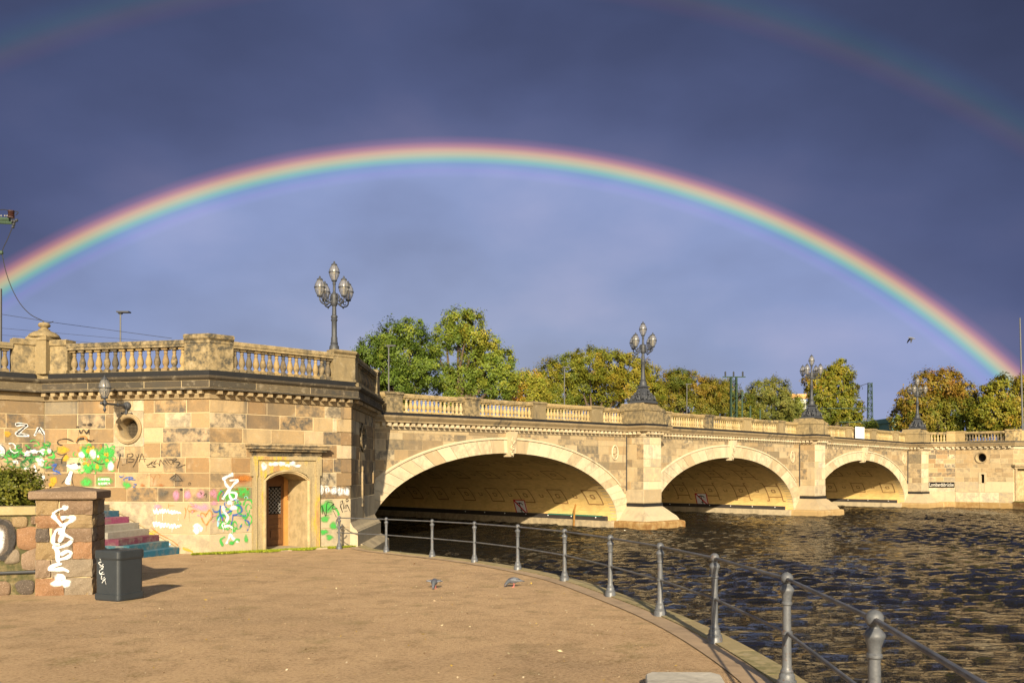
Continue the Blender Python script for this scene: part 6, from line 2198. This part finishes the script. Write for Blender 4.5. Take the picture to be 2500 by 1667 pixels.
items += [('black', 's', 26, [(800, 565), (765, 720), (735, 860)]), ('black', 's', 20, [(825, 795), (900, 785)]), ('black', 's', 24, [(940, 590), (930, 700), (925, 770)]), ('black', 's', 20, [(930, 580), (1030, 560), (1050, 610), (960, 660), (1070, 680), (1050, 730), (950, 735)]),
          ('black', 's', 17, [(1100, 560), (1135, 650)]), ('black', 's', 20, [(1185, 560), (1120, 720), (1050, 850)]), ('black', 's', 16, [(1180, 740), (1240, 560), (1300, 745)]), ('black', 's', 14, [(1195, 675), (1330, 670)]),
          ('black', 's', 17, [(1330, 795), (1400, 780), (1450, 735), (1350, 830), (1520, 835), (1440, 790), (1480, 700)]), ('black', 's', 17, [(1540, 690), (1480, 770), (1570, 760), (1600, 815)]), ('black', 's', 17, [(1600, 815), (1620, 690), (1680, 780), (1690, 690), (1780, 800)]),
          ('black', 's', 17, [(1740, 670), (1840, 780), (1870, 690), (1780, 690)]), ('black', 's', 17, [(1890, 790), (1900, 665), (1950, 670), (1900, 730), (2020, 745), (1940, 855), (2130, 785)]),
          ('blue', 's', 26, [(775, 1010), (800, 1040), (850, 1030), (860, 1000)]), ('blue', 's', 24, [(850, 1100), (900, 1060), (1010, 1040), (1060, 1060), (960, 1090), (1110, 1095)]), ('blue', 's', 22, [(860, 1080), (890, 1130)]), ('blue', 's', 22, [(980, 1040), (970, 1110)]), ('blue', 's', 20, [(1070, 1180), (1130, 1190), (1060, 1240), (1110, 1245)]),
          ('rust', 's', 13, [(1330, 1080), (1340, 1010), (1400, 1000), (1480, 1090), (1460, 1240)]), ('rust', 's', 13, [(1480, 1090), (1530, 1000), (1610, 1000), (1600, 1070)]), ('rust', 'b', 1250, 1210, 60, 36), ('rust', 'b', 1620, 1210, 80, 36),
          ('soot', 'b', 1980, 1090, 150, 110), ('soot', 'b', 1860, 1080, 70, 50), ('black', 's', 16, [(1810, 1080), (1900, 1010), (1960, 990), (2080, 1130)]), ('black', 's', 16, [(1940, 1010), (1900, 1110), (2060, 1120)]), ('soot', 's', 30, [(1880, 1215), (2060, 1205)]),
          ('black', 's', 12, [(2190, 1220), (2200, 1160), (2240, 1160), (2225, 1200), (2200, 1190)]), ('soot', 'b', 1650, 1390, 130, 110), ('soot', 'b', 1740, 1350, 50, 50), ('pink', 'b', 1940, 1400, 65, 100), ('pink', 'b', 2180, 1400, 70, 100), ('black', 's', 12, [(1945, 1330), (1940, 1420)])]
graf(ab, G2, items, wallpick)
G3 = (360, 1150, 7.84)
items = [('pink', 'b', 555, 470, 70, 100), ('pink', 'b', 770, 460, 75, 95), ('pink', 'b', 1020, 440, 85, 95), ('black', 's', 12, [(1010, 400), (1050, 430), (1000, 460)]), ('black', 's', 12, [(560, 400), (560, 470)]), ('black', 'b', 650, 350, 30, 26), ('black', 's', 14, [(1080, 470), (1130, 420), (1130, 510)]),
         ('pink', 'b', 1260, 430, 80, 100), ('pink', 'b', 1050, 690, 180, 80), ('pink', 'b', 900, 660, 70, 50), ('pink', 'b', 1270, 610, 80, 50), ('pink', 'b', 200, 680, 90, 60), ('rust', 'b', 890, 755, 80, 30)]
for y0, a, b in ((760, 130, 640), (1020, 130, 650)):
    for k in range(9):
        x = a + (b - a) * k / 9
        items.append(('white', 's', rg.uniform(34, 52), [(x - 10, y0 - 50 + rg.uniform(-20, 20) + k * 6), (x + 16, y0 + 40 + rg.uniform(-20, 20) + k * 2), (x + 40, y0 - 30 + rg.uniform(-20, 30) + k * 5), (x + 66, y0 + 30 + rg.uniform(-20, 30))]))
items += [('orange', 's', 26, [(410, 620), (405, 700)]), ('orange', 's', 24, [(420, 655), (525, 655)]), ('orange', 's', 26, [(720, 690), (740, 780), (710, 910)]), ('orange', 's', 22, [(800, 640), (760, 740)]), ('orange', 's', 20, [(800, 760), (810, 960)]),
          ('orange', 's', 34, [(1110, 870), (1090, 810), (1030, 800), (1030, 870), (1080, 970), (1130, 1020), (1190, 940), (1240, 830), (1200, 740), (1150, 790), (1110, 870)]), ('orange', 'b', 1130, 1020, 34, 30),
          ('white', 'b', 950, 1040, 80, 50), ('white', 'b', 940, 1130, 70, 80), ('white', 'b', 1030, 1100, 40, 60),
          ('rust', 'b', 1780, 150, 230, 110), ('orange', 'b', 1850, 130, 150, 70), ('black', 's', 10, [(1740, 190), (1880, 185)]),
          ('green', 'b', 1800, 400, 180, 120), ('green', 'b', 1560, 470, 150, 110), ('green', 's', 50, [(1480, 350), (1390, 400), (1340, 500), (1360, 570)])]
for k in range(30):
    x, y = rg.uniform(1380, 1960), rg.uniform(620, 1120); a0 = rg.uniform(0, 6); r_ = rg.uniform(50, 110)
    items.append(('green', 's', rg.uniform(26, 46), [(x + r_ * math.cos(a0 + u) * .8, y + r_ * math.sin(a0 + u)) for u in (0, .8, 1.6, 2.4, 3.2)]))
items += [('rust', 'b', 1700, 345, 34, 26), ('rust', 'b', 1810, 345, 30, 26), ('rust', 'b', 1910, 340, 32, 30), ('rust', 'b', 1730, 420, 34, 26), ('rust', 'b', 1830, 440, 30, 26),
          ('lblue', 's', 50, [(1370, 870), (1350, 950), (1340, 1060)]), ('blue', 's', 34, [(1240, 710), (1270, 770), (1340, 770), (1380, 730), (1390, 650)]), ('blue', 's', 36, [(1380, 730), (1390, 830), (1450, 830), (1600, 750)]), ('blue', 's', 30, [(1330, 900), (1400, 850), (1440, 960)]), ('blue', 's', 36, [(1640, 660), (1760, 660), (1800, 760), (1700, 820), (1630, 840)]), ('blue', 's', 34, [(1630, 840), (1860, 850)]), ('blue', 's', 30, [(1630, 820), (1620, 920), (1590, 1020)]), ('blue', 's', 36, [(1840, 930), (1920, 960), (1940, 1050), (1900, 1140)]), ('blue', 'b', 1780, 1045, 24, 24), ('blue', 'b', 1590, 750, 36, 26), ('blue', 'b', 1860, 850, 26, 26),
          ('white', 's', 90, [(1640, 60), (1540, 90), (1430, 160)]), ('white', 's', 60, [(1470, 170), (1500, 260), (1580, 320), (1660, 230), (1720, 170), (1560, 175)]), ('white', 's', 70, [(1590, 310), (1540, 380), (1470, 470), (1430, 540)]), ('white', 's', 56, [(1560, 400), (1680, 420), (1690, 500), (1620, 540), (1570, 480), (1560, 410)]),
          ('white', 'b', 1570, 600, 70, 46), ('white', 's', 70, [(1430, 660), (1470, 780), (1530, 870), (1500, 960), (1430, 1010)]), ('white', 's', 60, [(1420, 1010), (1450, 1060), (1540, 1040), (1620, 1080)]), ('white', 'b', 1640, 700, 80, 50),
          ('white', 's', 64, [(1500, 1390), (1545, 1290), (1580, 1190)]), ('white', 's', 64, [(1580, 1190), (1630, 1280), (1740, 1360)]),
          ('green', 's', 60, [(1480, 1250), (1390, 1310), (1440, 1430)]), ('green', 's', 60, [(1600, 1400), (1690, 1310), (1760, 1320)]), ('green', 'b', 1880, 1290, 44, 80), ('green', 'b', 1600, 1370, 60, 40),
          ('gold', 's', 60, [(680, 1460), (780, 1500), (880, 1540)]), ('orange', 's', 30, [(60, 1060), (240, 1200), (470, 1320), (600, 1420)]), ('lblue', 'b', 430, 1385, 40, 40), ('yellow', 'b', 90, 1180, 120, 60)]
for k in range(16):
    x, y = rg.uniform(1330, 1960), rg.uniform(300, 1120); a0 = rg.uniform(0, 6); r_ = rg.uniform(30, 70)
    items.append((('green', 'blue', 'pink', 'lblue', 'green', 'rust')[k % 6], 's', rg.uniform(12, 26), [(x + r_ * math.cos(a0 + u), y + r_ * math.sin(a0 + u * 1.2)) for u in (0, 1, 2, 3)]))
for x, y in ((1480, 540), (1600, 560), (1440, 1080), (1620, 1090), (600, 860), (300, 830), (480, 1070), (1130, 1040), (1700, 500)):      # drips
    items.append(('white' if x != 1130 else 'orange', 's', 9, [(x, y - 20), (x + 1, y + rg.uniform(30, 60)), (x, y + rg.uniform(70, 120))]))
for k in range(9):
    x, y = rg.uniform(760, 1300), rg.uniform(600, 960); items.append((('pink', 'orange', 'pink')[k % 3], 's', rg.uniform(14, 26), [(x, y), (x + rg.uniform(-70, 70), y + rg.uniform(-60, 60)), (x + rg.uniform(-90, 90), y + rg.uniform(-60, 60))]))
graf(ab, G3, items, wallpick)
G4 = (600, 1070, 5.6)
items = [('white', 'b', 1035, 700, 34, 66), ('white', 'b', 1110, 700, 38, 60), ('white', 'b', 1200, 710, 46, 60), ('white', 'b', 1290, 720, 50, 60), ('white', 'b', 1370, 725, 50, 56)]
for x in (1030, 1100, 1200, 1280, 1350):
    items += [('soot', 's', 14, [(x - 20, 740), (x - 22, 690), (x + 8, 665), (x + 14, 720), (x - 4, 750)])]
items += [('green', 'b', 1100, 940, 120, 90), ('green', 'b', 1080, 1100, 70, 50), ('green', 'b', 1200, 1190, 60, 60), ('green', 'b', 1060, 1280, 70, 40), ('green', 'b', 1140, 1350, 56, 40), ('green', 's', 50, [(1180, 920), (1250, 990), (1270, 1050)]),
          ('black', 's', 14, [(980, 1070), (1030, 920), (1050, 1040)]), ('black', 's', 14, [(1040, 910), (1090, 1060), (1110, 880), (1190, 880)]), ('black', 's', 12, [(1080, 850), (1180, 845)]), ('black', 's', 14, [(1110, 990), (1200, 890), (1180, 960), (1250, 950)]), ('black', 's', 14, [(1190, 980), (1235, 1075)]), ('black', 's', 12, [(1090, 1050), (1170, 1035)]),
          ('black', 's', 15, [(1290, 850), (1285, 950)]), ('black', 's', 15, [(1285, 870), (1320, 850), (1310, 900), (1290, 910), (1320, 1010)]), ('black', 's', 13, [(1340, 870), (1335, 960), (1370, 900), (1365, 960)]), ('black', 's', 15, [(1380, 900), (1400, 940), (1425, 1000)]), ('black', 's', 13, [(1360, 840), (1380, 825), (1400, 845), (1378, 862), (1360, 840)]), ('black', 's', 12, [(1340, 1000), (1390, 985)])]
graf(ab, G4, items, lambda x: F2)
# white blobs and yellow runs on the door surround, ELKE on the reveal
DF = Fr(F2.pt(0, .075, 0)[:2], F2.pt(F2.L, .075, 0)[:2])
items = [('white', 'b', 250, 380, 48, 56), ('white', 'b', 345, 350, 40, 30), ('white', 'b', 400, 350, 50, 34), ('white', 'b', 490, 345, 60, 36), ('white', 'b', 570, 370, 40, 24), ('white', 'b', 640, 345, 50, 36), ('white', 'b', 710, 375, 50, 22)]
graf(ab, G4, items, lambda x: DF, base=.004)
ot1_ = F2.px(748, 1250)[0]
JW = Fr(F2.pt(ot1_ + .03, -1.25, 0)[:2], F2.pt(ot1_ - .005, 0, 0)[:2])
items = []
for i, ch in enumerate(([(0, 0), (0, 50)], [(0, 0), (22, 0)], [(0, 25), (18, 25)], [(0, 50), (22, 50)], [(32, 0), (32, 50), (52, 50)], [(60, 0), (60, 50)], [(80, 0), (62, 25), (84, 50)], [(92, 0), (92, 50)], [(92, 0), (112, 0)], [(92, 25), (108, 25)], [(92, 50), (112, 50)], [(30, 75), (60, 95)], [(50, 70), (55, 110)])):
    items.append(('black', 's', 10, [(522 + a * .8, 785 + b) for a, b in ch]))
graf(ab, G4, items, lambda x: JW, base=.03)
# the tall white scrawl on the pillar and the tag on the bin
G5 = (0, 1180, 5.408)
items = [('white', 'b', 870, 315, 48, 36), ('white', 's', 30, [(840, 325), (770, 350), (700, 400)]), ('white', 's', 62, [(700, 410), (760, 480), (830, 560)]), ('white', 's', 66, [(815, 460), (890, 440), (985, 450), (930, 500), (870, 540)]), ('white', 's', 62, [(870, 520), (850, 600), (830, 690), (790, 770)]),
         ('white', 's', 52, [(840, 610), (760, 610), (715, 700), (720, 790), (800, 800)]), ('white', 's', 50, [(780, 640), (880, 680), (960, 730), (900, 800), (780, 840), (700, 830)]), ('white', 's', 62, [(730, 840), (770, 900), (770, 1010), (800, 1030)]), ('white', 's', 50, [(790, 1000), (900, 970), (950, 910), (890, 890), (810, 940)]),
         ('white', 's', 56, [(830, 1050), (720, 1080), (660, 1130), (760, 1130), (850, 1125), (920, 1160)]), ('white', 'b', 790, 1240, 70, 44), ('white', 'b', 760, 1310, 80, 50), ('white', 'b', 880, 1310, 70, 60), ('white', 's', 50, [(760, 1200), (840, 1210), (850, 1260)])]
graf(pil, G5, items, lambda x: W1, base=.042)
items = [('white', 'b', -10, 740, 90, 180), ('black', 's', 90, [(-20, 490), (110, 540), (170, 700), (140, 880), (20, 1000)])]
graf(lw, G5, items, lambda x: WB, base=.046)
c_, d1, d2, S, zb, bt = BINV
pL = c_ + (-d1) * (S / 2 + .003) + d2 * S / 2; pR = c_ + (-d1) * (S / 2 + .003) - d2 * S / 2
BW = Fr(pL, pR)
items = []
for ch in ([(1320, 985), (1335, 1020), (1300, 1050), (1350, 1030)], [(1310, 1060), (1350, 1080), (1370, 1060)], [(1320, 1100), (1375, 1090), (1340, 1130)], [(1370, 1120), (1320, 1150), (1330, 1190), (1370, 1160)], [(1330, 1200), (1385, 1190)], [(1350, 1210), (1345, 1260), (1390, 1230)], [(1360, 1280), (1400, 1250), (1350, 1310)], [(1390, 1270), (1405, 1330)]):
    items.append(('white', 's', 11, ch))
graf(bt, G5, items, lambda x: BW, base=.008)
